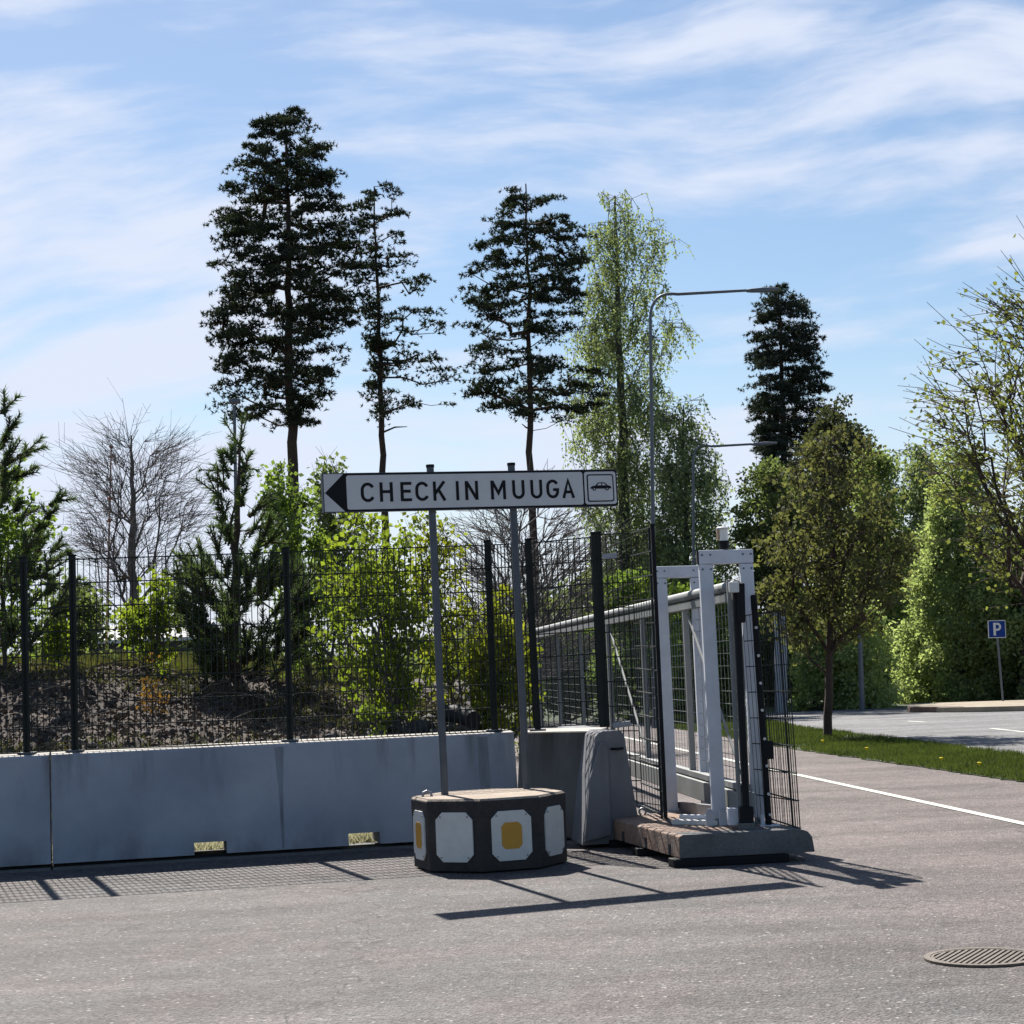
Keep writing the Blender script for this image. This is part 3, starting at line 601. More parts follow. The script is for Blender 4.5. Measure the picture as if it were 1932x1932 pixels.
# ------------------------------------------------------------------ SIGN BLOCK
BC = P(923, 1560, 14.80); BC[2] = 0; BR_ = 0.598; BH = 0.545
th0 = math.radians(-90 - 4.3)        # a vertex direction offset so faces point 27 deg left and 18 deg right of the viewer
def block():
    t = thing('concrete_block', BC, 'dark octagonal concrete block with white and orange plates on its sides, carrying the sign', 'block')
    mb = MB(); n = 8
    angs = [th0 + math.pi / 4 * k for k in range(n)]
    lo = [BC + A(math.cos(a) * BR_ * 0.985, math.sin(a) * BR_ * 0.985, 0.012) for a in angs]
    hi = [BC + A(math.cos(a) * BR_, math.sin(a) * BR_, BH - 0.02) for a in angs]
    top = [BC + A(math.cos(a) * (BR_ - 0.02), math.sin(a) * (BR_ - 0.02), BH) for a in angs]
    vs = lo + hi + top; fs = [tuple(range(7, -1, -1))]; ms = [0]
    for k in range(n): fs.append((k, (k + 1) % n, (k + 1) % n + 8, k + 8)); ms.append(0)
    for k in range(n): fs.append((k + 8, (k + 1) % n + 8, (k + 1) % n + 16, k + 16)); ms.append(1)
    fs.append(tuple(range(16, 24))); ms.append(1)
    mb.v = [tuple(v) for v in vs]; mb.f = fs; mb.m = ms
    o = mb.build('body', ['black_paint', 'tan_concrete'], t, 0.006)
    # recesses/notch in rim and worn chips
    for k in range(n):
        a0, a1 = angs[k], angs[(k + 1) % n]; am = (a0 + a1) / 2 if k < n - 1 else a0 + math.pi / 8
        nr_ = A(math.cos(am), math.sin(am), 0); tx = A(-math.sin(am), math.cos(am), 0); ap = BR_ * math.cos(math.pi / 8)
        c = BC + nr_ * (ap + 0.0) + A(0, 0, 0.265)
        def plate(w, h, cc, d0, d1, name, m, par):
            pts = [(-w, -h + cc), (-w + cc, -h), (w - cc, -h), (w, -h + cc), (w, h - cc), (w - cc, h), (-w + cc, h), (-w, h - cc)]
            mb = MB(); mb.prism([c + nr_ * d0 + tx * a + A(0, 0, b) for a, b in pts], nr_ * (d1 - d0)); return mb.build(name, m, par, 0.0015)
        pl = plate(0.155, 0.183, 0.055, -0.004, 0.009, 'reflector_plate', 'reflector_white', t)
        if k % 2 == 0: plate(0.080, 0.098, 0.028, 0.009, 0.0115, 'orange_centre', 'reflector_orange', pl)
        for sx in (-1, 1) if nr_[1] < 0.2 else ():
            for sz in (-1, 1):
                q = c + tx * sx * 0.115 + A(0, 0, sz * 0.150); mb = MB(); mb.tube([q + nr_ * 0.009, q + nr_ * 0.014], 0.007, 8); mb.build('rivet', 'galvanised', pl)
    return t
blk = block()
mb = MB(); q = P(806, 1504, 14.75); q[2] = BH
mb.tube([q + A(-0.035, 0, 0.0), q + A(-0.028, 0, 0.03), q + A(0, 0, 0.042), q + A(0.028, 0, 0.03), q + A(0.035, 0, 0)], 0.011, 8)
o = mb.build('lifting_eye', 'galvanised', blk, 0, True)

# ------------------------------------------------------------------ DIRECTION SIGN
def direction_sign():
    TL = P(607.6, 893.0, 14.5); TR = P(1163, 885.0, 15.45); BL = P(608.8, 967.5, 14.5)
    X = TR - TL; Wd = np.linalg.norm(X); X = X / Wd; Z = BL - TL; Z = nrm(Z - X * (Z @ X)); H = np.linalg.norm(BL - TL)
    N_ = np.cross(X, Z); N_ = -N_ if N_[1] > 0 else N_
    p1b, p1t = P(839.5, 1502, 14.88), P(811.5, 882, 14.90); p2b, p2t = P(994, 1489, 15.18), P(964.5, 878.5, 15.17)
    t = thing('direction_sign', (p1b + p2b) / 2, 'white arrow-shaped road sign reading CHECK IN MUUGA with a car symbol, on two grey posts', 'sign')
    for pb, pt in ((p1b, p1t), (p2b, p2t)):
        pb = pb.copy(); mb = MB(); mb.tube([pb - A(0, 0, 0.01), pt], 0.029, 16); po = mb.build('post', 'dark_galvanised', t, 0, True)
        ax = nrm(pt - pb); mb = MB(); mb.tube([pt, pt + ax * 0.022], 0.033, 14); mb.build('post_cap', 'black_rubber', po)
    def pt_(x, y, off=0.0):      # local: x,y in zoomed sign pixels (0..1555, 0..203)
        return TL + X * (x / 1555.0 * Wd) + Z * (y / 203.0 * H) + N_ * off
    rc = 16
    def rrect(x0, y0, x1, y1, r_, n=5):
        out = []
        for cx, cy, a0 in ((x1 - r_, y0 + r_, -90), (x1 - r_, y1 - r_, 0), (x0 + r_, y1 - r_, 90), (x0 + r_, y0 + r_, 180)):
            for i in range(n + 1):
                a = math.radians(a0 + 90 * i / n); out.append((cx + r_ * math.cos(a), cy + r_ * math.sin(a)))
        return out
    outer = [(0, 0)] + [(1555 - 14, 0), (1551, 4), (1555, 14), (1555, 189), (1551, 199), (1541, 203)] + [(0, 203)]
    mb = MB(); mb.prism([pt_(x, y, 0.0) for x, y in outer], -N_ * 0.045); board = mb.build('board', 'dark_galvanised', t)
    def flat(name, m, shapes, off=0.002, par=board, thick=0.0015):
        mb = MB()
        for s in shapes: mb.prism([pt_(x, y, off) for x, y in s], N_ * thick)
        return mb.build(name, m, par)
    flat('black_face', 'sign_black', [[(4, 3)] + [(1540, 3), (1550, 8), (1552, 16), (1552, 187), (1550, 195), (1540, 200)] + [(4, 200)]], 0.0005)
    flat('white_face', 'sign_white', [[(5, 5), (104, 5), (9, 102), (5, 102)][:3] + [(5, 98)], [(5, 106), (9, 102), (104, 198), (5, 198)][:0] or [(5, 199), (5, 106), (9, 102), (106, 199)],
                                      rrect(118, 13, 1362, 190, 12), rrect(1371, 13, 1546, 190, 14)], 0.0022)
    flat('symbol_frame', 'sign_black', [rrect(1384, 27, 1533, 177, 14)], 0.0040)
    flat('symbol_panel', 'sign_white', [rrect(1391, 34, 1526, 170, 9)], 0.0058)
    # letters as strokes
    def ribbon(pts, w):
        pts = [A(*p) for p in pts]; l = []; r_ = []
        for i, p in enumerate(pts):
            d0 = nrm(p - pts[i - 1]) if i > 0 else nrm(pts[1] - p); d1 = nrm(pts[i + 1] - p) if i < len(pts) - 1 else d0
            b = d0 + d1; b = nrm(b) if np.linalg.norm(b) > 1e-6 else d0; n = A(-b[1], b[0]); k = w / 2 / max(0.5, n @ A(-d0[1], d0[0])); l.append(p + n * k); r_.append(p - n * k)
        return l, r_
    def arc(cx, cy, rx, ry, a0, a1, n=12): return [(cx + rx * math.cos(math.radians(a0 + (a1 - a0) * i / n)), cy + ry * math.sin(math.radians(a0 + (a1 - a0) * i / n))) for i in range(n + 1)]
    SW = 15.5
    def glyph(ch, x0, x1, y0, y1):
        w = x1 - x0; h = y1 - y0; s = SW / 2; xa, xb_, ya, yb = x0 + s, x1 - s, y0 + s, y1 - s; xm = (x0 + x1) / 2; r_ = (xb_ - xa) / 2; ry = r_ * 1.12
        if ch == 'C': return [arc(xm, ya + ry, r_, ry, -25, -180, 12) + arc(xm, yb - ry, r_, ry, 180, 25, 12)]
        if ch == 'G': return [arc(xm, ya + ry, r_, ry, -28, -180, 12) + arc(xm, yb - ry, r_, ry, 180, 20, 12) + [(xb_, (y0 + y1) / 2 + 4), (xm + 2, (y0 + y1) / 2 + 4)]]
        if ch == 'H': return [[(xa, y0), (xa, y1)], [(xb_, y0), (xb_, y1)], [(xa, (y0 + y1) / 2 - 2), (xb_, (y0 + y1) / 2 - 2)]]
        if ch == 'E': return [[(x1, ya), (xa, ya), (xa, yb), (x1, yb)], [(xa, (y0 + y1) / 2 - 2), (x1 - 5, (y0 + y1) / 2 - 2)]]
        if ch == 'K': return [[(xa, y0), (xa, y1)], [(x1 - 7, y0), (xa + 4, y0 + h * 0.62)], [(xa + w * 0.32, y0 + h * 0.44), (x1 - 6, y1)]]
        if ch == 'I': return [[(xm, y0), (xm, y1)]]
        if ch == 'N': return [[(xa, y0), (xa, y1)], [(xb_, y0), (xb_, y1)], [(xa + 1, y0 + 4), (xb_ - 1, y1 - 4)]]
        if ch == 'M': return [[(xa, y0), (xa, y1)], [(xb_, y0), (xb_, y1)], [(xa + 1, y0 + 4), (xm, y0 + h * 0.66), (xb_ - 1, y0 + 4)]]
        if ch == 'U': return [[(xa, y0)] + arc(xm, yb - ry, r_, ry, 180, 0, 14) + [(xb_, y0)]]
        if ch == 'A': return [[(xa - 1, y1), (xm, y0 + 6), (xb_ + 1, y1)], [(x0 + w * 0.24, y0 + h * 0.68), (x1 - w * 0.24, y0 + h * 0.68)]]
    LET = [('C', 188, 259), ('H', 284, 351), ('E', 390, 447), ('C', 466, 537), ('K', 558, 624), ('I', 676, 694), ('N', 725, 794), ('M', 861, 941), ('U', 976, 1042), ('U', 1074, 1138), ('G', 1160, 1229), ('A', 1246, 1314)]
    lay = 0
    for ch, a, b in LET:
        mb = MB()
        for st in glyph(ch, a, b, 52, 153):
            l, r_ = ribbon(st, SW); n = len(l); o0 = 0.0042 + 0.0004 * (lay % 3); lay += 1
            vs = [pt_(*q, o0) for q in l] + [pt_(*q, o0) for q in r_] + [pt_(*q, o0 + 0.0012) for q in l] + [pt_(*q, o0 + 0.0012) for q in r_]
            fs = []
            for i in range(n - 1):
                fs += [(2 * n + i, 2 * n + i + 1, 3 * n + i + 1, 3 * n + i), (i, i + 1, n + i + 1, n + i), (i, i + 1, 2 * n + i + 1, 2 * n + i), (n + i, n + i + 1, 3 * n + i + 1, 3 * n + i)]
            fs += [(0, n, 3 * n, 2 * n), (n - 1, 2 * n - 1, 4 * n - 1, 3 * n - 1)]
            mb.add(vs, fs)
        o = mb.build('letter', 'sign_black', board); o['label'] = 'black capital letter ' + ch
    # car symbol
    body = [(1402, 106), (1404, 97), (1412, 92), (1430, 89), (1441, 76), (1449, 72), (1478, 72), (1487, 77), (1497, 88), (1511, 91), (1517, 97), (1517, 106)]
    whl = [[(cx + 10 * math.cos(a), 107 + 10 * math.sin(a)) for a in np.linspace(0, 6.283, 15)[:-1]] for cx in (1422, 1494)]
    flat('car_symbol', 'sign_black', [body], 0.0074); [flat('car_symbol_wheel', 'sign_black', [w_], 0.0078) for w_ in whl]
    flat('car_symbol_window', 'sign_white', [[(1440, 88), (1448, 77), (1462, 77), (1462, 88)], [(1467, 77), (1477, 77), (1488, 88), (1467, 88)]], 0.0092)
    for cx in (1422, 1494): flat('car_symbol_hub', 'sign_white', [[(cx + 4 * math.cos(a), 107 + 4 * math.sin(a)) for a in np.linspace(0, 6.283, 11)[:-1]]], 0.0095)
    # clamps at the back
    for pb, pt in ((p1b, p1t), (p2b, p2t)):
        ax = nrm(pt - pb)
        for k in (0.07, 0.24): q = pt - ax * k; mb = MB(); mb.beam(q - X * 0.045, q + X * 0.045, 0.03, 0.075, Z); mb.build('clamp', 'galvanised', board)
direction_sign()

# ------------------------------------------------------------------ SLIDING GATE, PORTALS, BASE SLAB
def slab():
    zb, zt = 0.065, 0.235
    a = G(1283, 1620, zb); b = G(1538, 1607, zb); l = G(1189, 1592, zb)
    l = a + nrm(l - a) * 2.1; r_ = b + (l - a)
    t = thing('base_slab', a, 'low weathered concrete slab on rubber pads carrying the gate portals', 'base')
    q = lambda p, z: A(p[0], p[1], z)
    fx = nrm(b - a); fl = nrm(l - a); W_ = np.linalg.norm(b - a); L_ = np.linalg.norm(l - a)
    prof = [(0, zb), (0, zt - 0.015), (0.03, zt), (W_ - 0.10, zt), (W_ - 0.045, zt - 0.02), (W_ - 0.015, zt - 0.06), (W_, zb)]
    mb = MB()
    cuts = [0, 0.22, 0.29, 0.85, 0.92, 1.5, 1.58, L_]
    for i, (s0, s1) in enumerate(zip(cuts[:-1], cuts[1:])):
        cut = i % 2 == 1
        pr = prof if not cut else [(0.0, zb + 0.08)] + prof[1:]
        pl = [a + fl * s0 + fx * x + A(0, 0, z - a[2]) for x, z in pr]; pu = [a + fl * s1 + fx * x + A(0, 0, z - a[2]) for x, z in pr]
        n = len(pl); mb.add(pl + pu, [tuple(range(n)), tuple(range(2 * n - 1, n - 1, -1))] + [(j, (j + 1) % n, (j + 1) % n + n, j + n) for j in range(n)],)
    # sun and shade put into the colour by side: dark front, sunlit brown left
    o = mb.build('body', ['sunlit_slab_concrete', 'slab_concrete'], t, 0.006)
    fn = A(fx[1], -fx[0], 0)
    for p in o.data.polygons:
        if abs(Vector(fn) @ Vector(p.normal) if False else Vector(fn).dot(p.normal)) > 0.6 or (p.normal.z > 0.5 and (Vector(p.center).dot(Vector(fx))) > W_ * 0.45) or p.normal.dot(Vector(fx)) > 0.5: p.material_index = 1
    mb = MB()
    for s in (-0.02, 0.95, 1.75):
        p0 = a + fl * s - fx * 0.05; p1 = p0 + fx * (W_ - 0.15)
        mb.hexa([q(p0, 0.0), q(p1, 0.0), q(p1 + fl * 0.16, 0.0), q(p0 + fl * 0.16, 0.0), q(p0, 0.062), q(p1, 0.062), q(p1 + fl * 0.16, 0.062), q(p0 + fl * 0.16, 0.062)])
    mb.build('pad', 'black_rubber', t, 0.01)
    mb = MB(); p = P(1213, 1545, 16.0); p[2] = zt
    mb.tube([p + A(0.028 * math.cos(a_), 0, 0.03 + 0.028 * math.sin(a_)) for a_ in np.linspace(-1.2, 4.3, 12)], 0.009, 8); mb.build('lifting_eye', 'galvanised', t, 0, True)
    return t, zt
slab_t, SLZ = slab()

def portal(D, uL0, uL1, uR0, uR1, vtop, vbm, uLb0, uLb1, uRb0, uRb1, vb, label, beacon=False):
    t = thing('gate_portal', P(uLb0, vb, D), label, 'gate post', 'pale metal portals the sliding gate runs through')
    dpt = 0.10
    def leg(a0, a1, vt, b0, b1, vb_):
        p0, p1 = P(a0, vt, D), P(a1, vt, D); q0, q1 = P(b0, vb_, D), P(b1, vb_, D); y = A(0, dpt, 0)
        mb = MB(); mb.hexa([q0, q1, q1 + y, q0 + y, p0, p1, p1 + y, p0 + y]); mb.build('leg', 'aluminium', t, 0.006)
    leg(uL0 + (vbm - vtop) * 0.05, uL1 + (vbm - vtop) * 0.05, vbm, uLb0, uLb1, vb)
    leg(uR0 + (vbm - vtop) * 0.05, uR1 + (vbm - vtop) * 0.05, vbm - (uR0 - uL0) * 0.02, uRb0, uRb1, vb - (uR0 - uL0) * 0.03)
    sl = 0.026; y0 = A(0, -0.004, 0); y = A(0, dpt + 0.008, 0); k = 0.05 * (vbm - vtop)
    c = [P(uL0 - 0.5 + k, vbm, D) + y0, P(uR1 + 0.5 + k, vbm - (uR1 - uL0) * sl, D) + y0]; e = [P(uL0 - 0.5, vtop, D) + y0, P(uR1 + 0.5, vtop - (uR1 - uL0) * sl, D) + y0]
    mb = MB(); mb.hexa([c[0], c[1], c[1] + y, c[0] + y, e[0], e[1], e[1] + y, e[0] + y]); mb.build('top_beam', 'aluminium', t, 0.006)
    mb = MB(); mb.beam((c[0] + e[0]) / 2 + A(-0.012, dpt / 2, 0), (c[0] + e[0]) / 2 + A(-0.001, dpt / 2, 0), 0.10, 0.10, (0, 0, 1)); mb.build('end_cap', 'black_rubber', t)
    for ub_ in (uL0 + 6, uL1 - 4, uR0 + 6, uR1 - 4):
        for vv in (vtop + 9, vbm + 10):
            q_ = P(ub_ + (vv - vtop) * 0.05, vv - (ub_ - uL0) * sl, D) + A(0, -0.004, 0); mb = MB(); mb.tube([q_, q_ + A(0, -0.007, 0)], 0.008, 6); mb.build('bolt', 'dark_galvanised', t)
    for a_, b_ in ((uLb0, uLb1), (uRb0, uRb1)):
        m_ = P((a_ + b_) / 2, vb, D); mb = MB(); mb.beam(A(m_[0], m_[1] + 0.05, SLZ + 0.0005), A(m_[0], m_[1] + 0.05, SLZ + 0.012), 0.17, 0.17); mb.beam(A(m_[0] , m_[1] + 0.05, SLZ + 0.012), A(m_[0], m_[1] + 0.05, m_[2] + 0.03), 0.06, 0.06)
        mb.build('foot', 'galvanised', t, 0.002)
    return t
portal(16.2, 1233, 1257, 1302, 1325, 1069, 1091, 1257.6, 1280, 1325, 1347, 1532, 'lower pale metal portal further back, left of the beacon portal')
pB = portal(14.75, 1318, 1343.5, 1395, 1420, 1038.5, 1064.5, 1345, 1370.5, 1421, 1445, 1545, 'taller pale metal portal with the beacon on top, nearest over the concrete slab')
# beacon
bc = P(1366, 1035, 14.80)
t = thing('warning_beacon', bc, 'small clear and amber warning beacon on the taller portal', 'beacon')
mb = MB(); mb.tube([bc - A(0, 0, 0.004), bc + A(0, 0, 0.05)], 0.038, 16); mb.tube([bc + A(0, 0, 0.0502), bc + A(0, 0, 0.06)], 0.042, 16); mb.build('base', 'black_rubber', t)
mb = MB(); mb.tube([bc + A(0, 0, 0.06), bc + A(0, 0, 0.15)], 0.036, 16); mb.build('lens', 'beacon_clear', t, 0, True)
mb = MB(); mb.hexa([bc + A(-0.05, -0.02, 0.07), bc + A(-0.034, -0.02, 0.07), bc + A(-0.034, 0.02, 0.07), bc + A(-0.05, 0.02, 0.07)] + [bc + A(-0.05, -0.02, 0.15), bc + A(-0.034, -0.02, 0.15), bc + A(-0.034, 0.02, 0.15), bc + A(-0.05, 0.02, 0.15)]); mb.build('amber_strip', 'beacon_amber', t)
mb = MB(); mb.tube([bc + A(-0.006, 0, 0.1502), bc + A(-0.006, 0, 0.162), bc + A(-0.006, 0, 0.17)], [0.05, 0.05, 0.03], 16); mb.build('cover', 'reflector_white', t)

def gate_leaf():
    n0 = P(1388, 1092, 14.35); far = P(1012, 1184, 29.4)
    zt = n0[2]; d = A(far[0] - n0[0], far[1] - n0[1], 0); L = np.linalg.norm(d); d = d / L; sd_ = A(-d[1], d[0], 0) * -1
    t = thing('sliding_gate', A(n0[0], n0[1], 0.2), 'long aluminium sliding gate leaf with mesh infill running back from the portals', 'gate')
    o_ = A(n0[0], n0[1], 0); far_z = far[2]
    def pt(s, z): return o_ + d * s + A(0, 0, z + (far_z - zt) * s / L * (1 if z > 1 else 0))
    mb = MB(); k = [pt(0, zt - 0.05), pt(L, zt - 0.05)]; mb.tube(k, 0.042, 12); mb.beam(pt(0, zt - 0.13), pt(L, zt - 0.13), 0.06, 0.06, (0, 0, 1)); mb.build('top_rail', 'leaf_aluminium', t, 0, True)
    mb = MB(); mb.beam(pt(0, 0.42), pt(L, 0.42), 0.16, 0.12, (0, 0, 1)); mb.beam(pt(0, 0.535), pt(L, 0.535), 0.05, 0.07, (0, 0, 1)); mb.build('bottom_rail', 'leaf_aluminium', t, 0.006)
    for s in (0.03, 2.2, 4.6, 7.1, 9.7, 12.3, L - 0.05):
        mb = MB(); mb.beam(pt(s, 0.56), pt(s, zt - 0.16), 0.05, 0.05, d); mb.build('upright', 'leaf_aluminium', t)
    for s0, s1 in ((0.1, 2.1), (4.7, 7.0)): mb = MB(); mb.beam(pt(s0, 0.6), pt(s1, zt - 0.2), 0.018, 0.018, d); mb.build('brace', 'leaf_aluminium', t)
    mb = MB(); off = sd_ * 0.03
    mesh_panel(mb, pt(0.05, 0.56) + off, pt(L - 0.05, 0.56) + off, pt(0.05, zt - 0.16) + off, pt(L - 0.05, zt - 0.16) + off, 0.14, 0.1, 0.0016, 0.0014); mb.build('mesh_infill', 'leaf_aluminium', t)
    pl = [P(1272, 1512, 16.4), P(1352, 1520, 14.9)]; dn_ = A(0.02, 0, -0.19)
    mb = MB(); mb.hexa([pl[0] + dn_, pl[1] + dn_, pl[1] + dn_ + A(0.02, 0.03, 0), pl[0] + dn_ + A(0.02, 0.03, 0), pl[0], pl[1], pl[1] + A(0.02, 0.03, 0), pl[0] + A(0.02, 0.03, 0)]); mb.build('skirt_plate', 'skirt_metal', t, 0.003)
    return t, pt
gate, gpt = gate_leaf()
# closing edge of the gate: black rubber strip with head and boot
t = thing('safety_edge', P(1400, 1545, 14.3), 'tall black rubber safety edge at the near end of the sliding gate', 'safety edge')
mb = MB(); mb.beam(P(1409, 1545, 14.3), P(1389, 1112, 14.3), 0.045, 0.05); mb.build('strip', 'black_rubber', t, 0.012)
mb = MB(); mb.beam(P(1396, 1545, 14.36), P(1374, 1094, 14.36), 0.028, 0.06); mb.build('backing', 'leaf_aluminium', t, 0.003)
mb = MB(); mb.beam(P(1399, 1175, 14.27), P(1397, 1100, 14.27), 0.06, 0.05); mb.build('head', 'black_rubber', t, 0.012)
mb = MB(); mb.beam(P(1385, 1118, 14.25), P(1384, 1098, 14.25), 0.075, 0.05); mb.build('head_plate', 'reflector_white', t, 0.008)
mb = MB(); mb.beam(P(1408, 1552, 14.3), P(1407, 1522, 14.3), 0.105, 0.09); mb.build('boot', 'black_rubber', t, 0.006)
mb = MB(); mb.beam(P(1386, 1556, 14.4), P(1385, 1524, 14.4), 0.10, 0.12); mb.build('end_box', 'aluminium', t, 0.006)
mb = MB(); c0 = P(1408, 1552, 14.3); mb.beam(A(c0[0], c0[1], SLZ), c0, 0.12, 0.09); mb.build('foot', 'slab_concrete', t, 0.004)

# roller bracket on slab
t = thing('roller_bracket', P(1335, 1565, 14.9), 'pale steel roller carriage with upright plates on the slab under the portal', 'bracket')
p = P(1300, 1563, 14.95); q = P(1362, 1566, 14.75)
z = SLZ
mb = MB(); mb.beam(A(p[0] - 0.1, p[1] + 0.05, z + 0.02), A(q[0], q[1], z + 0.02), 0.13, 0.035, (0, 1, 0)); mb.build('plate', 'reflector_white', t, 0.004)
mb = MB(); mb.beam(A(p[0] - 0.05, p[1] + 0.1, z + 0.055), A(q[0] - 0.05, q[1] + 0.1, z + 0.055), 0.05, 0.03, (0, 1, 0)); mb.build('rail', 'aluminium', t, 0.004)
for du in (0.0, 0.10, 0.19):
    mb = MB(); c = A(q[0] - 0.09 + du, q[1] - 0.06, z)
    mb.prism([c + A(-0.035, 0, 0.0), c + A(0.035, 0.02, 0.0), c + A(0.035, 0.02, 0.09), c + A(0.012, 0.02, 0.13), c + A(-0.022, 0, 0.13), c + A(-0.035, 0, 0.10)], (0, 0.012, 0)); mb.build('upright_plate', 'aluminium', t, 0.002)
mb = MB(); c = A(q[0] + 0.08, q[1] + 0.02, z + 0.05); mb.tube([c + A(-0.03, 0, 0), c + A(0.03, 0, 0)], 0.045, 14); mb.build('roller', 'black_rubber', t)
# conduit
mb = MB(); mb.tube([P(1239, 1200, 15.0), P(1247, 1400, 15.0), P(1253, 1530, 15.0), P(1258, 1546, 14.97), P(1270, 1556, 14.95), P(1300, 1563, 14.9), P(1330, 1570, 14.85)], 0.012, 8)
o = mb.build('cable_conduit', 'dark_galvanised', None, 0, True); prop(o, 'thin grey cable conduit bending from the panel edge down onto the slab', 'conduit')

# dotted post with folded mesh
t = thing('folded_mesh_panel', P(1450, 1560, 14.5), 'folded dark mesh panel on a black post with a row of pale round studs', 'fence panel')
pb, pt2 = P(1451, 1556, 14.5), P(1421.5, 1122, 14.5)
mb = MB(); mb.beam(pb, pt2, 0.047, 0.045); po = mb.build('post', 'black_rubber', t, 0.014)
for (x, y) in ((1428.5, 1184), (1433, 1237), (1437, 1289), (1440, 1340), (1444.5, 1394), (1449, 1445), (1452, 1498), (1455, 1537)):
    c = P(x - 2, y, 14.5 - 0.026); mb = MB(); mb.tube([c, c + A(0, -0.008, 0)], 0.0115, 12); mb.build('stud', 'reflector_white', po)
mb = MB(); mb.beam(P(1449, 1432, 14.5), P(1447.5, 1398, 14.5), 0.085, 0.07); mb.build('lock_box', 'black_rubber', t, 0.008)
mb = MB(); c = P(1452, 1560, 14.5); mb.beam(A(c[0], c[1], SLZ + 0.0005), A(c[0], c[1], SLZ + 0.01), 0.15, 0.12); mb.beam(A(c[0] - 0.05, c[1], SLZ + 0.01), A(c[0] - 0.052, c[1], SLZ + 0.09), 0.03, 0.05); mb.build('foot', 'aluminium', t, 0.002)
mb = MB(); mesh_panel(mb, P(1430, 1548, 14.62), P(1509, 1563, 14.5), P(1400, 1162, 14.62), P(1480, 1151, 14.5), 0.030, 0.2, 0.0016, 0.0042); mb.build('mesh_panel', 'green_steel', t)
mb = MB(); mesh_panel(mb, P(1442, 1541, 15.25), P(1510, 1563, 14.53), P(1413, 1163, 15.25), P(1481, 1151, 14.53), 0.05, 0.2, 0.0022, 0.0042); mb.build('mesh_panel', 'green_steel', t)
mb = MB(); mb.beam(P(1497, 1567, 14.72), P(1468, 1155, 14.72), 0.012, 0.012); mb.build('edge_rod', 'green_steel', t)

# ------------------------------------------------------------------ MANHOLE
MC = A(2.19, 9.41, 0); MR = 0.88
t = thing('manhole_cover', MC, 'round ribbed iron manhole cover set in the asphalt', 'manhole cover')
mb = MB(); n = 48
def ringv(r_, z): return [MC + A(r_ * MR * math.cos(2 * math.pi * i / n), r_ * MR * math.sin(2 * math.pi * i / n), z) for i in range(n)]
rv = [ringv(0.318, 0.002), ringv(0.318, 0.013), ringv(0.282, 0.013), ringv(0.282, 0.003)]
mb.add(sum(rv, []), [(k * n + i, k * n + (i + 1) % n, (k + 1) * n + (i + 1) % n, (k + 1) * n + i) for k in range(3) for i in range(n)]); mb.build('frame', 'iron', t)
mb = MB(); mb.tube([MC + A(0, 0, 0.001), MC + A(0, 0, 0.0042)], 0.281 * MR, 48); mb.build('lid', 'iron_groove', t)
mb = MB(); ang = math.radians(62); dx = A(math.cos(ang), math.sin(ang), 0); dn = A(-dx[1], dx[0], 0)
for k in np.arange(-0.225, 0.2251, 0.029):
    hl = math.sqrt(max(0.0, (0.262 * MR) ** 2 - k * k)) - 0.004
    if hl > 0.02: mb.beam(MC + dn * k - dx * hl + A(0, 0, 0.0075), MC + dn * k + dx * hl + A(0, 0, 0.0075), 0.0155, 0.0065, dn)
rv = [ringv(0.279, 0.0043), ringv(0.279, 0.0112), ringv(0.264, 0.0112), ringv(0.264, 0.0043)]
mb.add(sum(rv, []), [(k * n + i, k * n + (i + 1) % n, (k + 1) * n + (i + 1) % n, (k + 1) * n + i) for k in range(3) for i in range(n)])
mb.build('ribs', 'iron', t)

# ------------------------------------------------------------------ STREET LAMPS, P SIGN, FAR POLES
def lamp(ub, ut, v_bend, D, u_end, v_end, label, r0=0.075, zb=0.0, armr=0.032, arc_px=52):
    top = P(ut, v_bend, D); bot = P(ub, 1373, D); bot = A(bot[0], bot[1], zb)
    t = thing('street_lamp', bot, label, 'street lamp', 'curved-arm street lamps')
    mid = bot * 0.6 + top * 0.4
    mb = MB(); mb.tube([bot, bot + (top - bot) * 0.22], [r0, r0 * 0.95], 12); mb.tube([bot + (top - bot) * 0.22, top], [r0 * 0.72, r0 * 0.5], 12); mb.build('pole', 'lamp_paint', t, 0, True)
    e = P(u_end, v_end, D); pts = [top]; c = P(ut + 1, v_bend - arc_px, D)
    kx = P(ut + arc_px, v_end + (v_end - v_end) + abs(u_end - ut - arc_px) * 0.055, D)
    for i in range(1, 9):
        s = i / 8; pts.append(top * (1 - s) ** 2 + c * 2 * s * (1 - s) + kx * s * s)
    pts.append(e); mb = MB(); mb.tube(pts, [r0 * 0.5] + [armr * 1.1] * 8 + [armr], 10); mb.build('arm', 'lamp_paint', t, 0, True)
    dd = nrm(e - kx); mb = MB(); L = 0.75
    pr = [(0, 0.035), (0.12, 0.05), (0.5 * L, 0.062), (L, 0.03)]
    mb.tube([e + dd * s + A(0, 0, -0.01) for s, _ in pr], [r_ for _, r_ in pr], 10); mb.build('lamp_head', 'lamp_paint', t, 0, True)
lamp(1237, 1227, 600, 43.7, 1408, 548, 'tall near street lamp whose curved arm reaches right to the far pine top')
lamp(1311, 1308, 868, 56.0, 1418, 838, 'smaller distant street lamp behind the gate, right of the tall near lamp', arc_px=34)
lb_ = P(446, 1100, 58); lb_[2] = 2.0; lt_ = P(442, 765, 58)
t = thing('street_lamp', lb_, 'slim straight lamp post in front of the tallest pine, behind the young pine', 'street lamp')
mb = MB(); mb.tube([lb_, lt_], [0.075, 0.045], 10); mb.build('pole', 'lamp_paint', t, 0, True)
mb = MB(); mb.beam(P(433, 758, 58), P(453, 757, 58), 0.13, 0.3, (0, 0, 1)); mb.build('lamp_head', 'lamp_paint', t, 0.03)

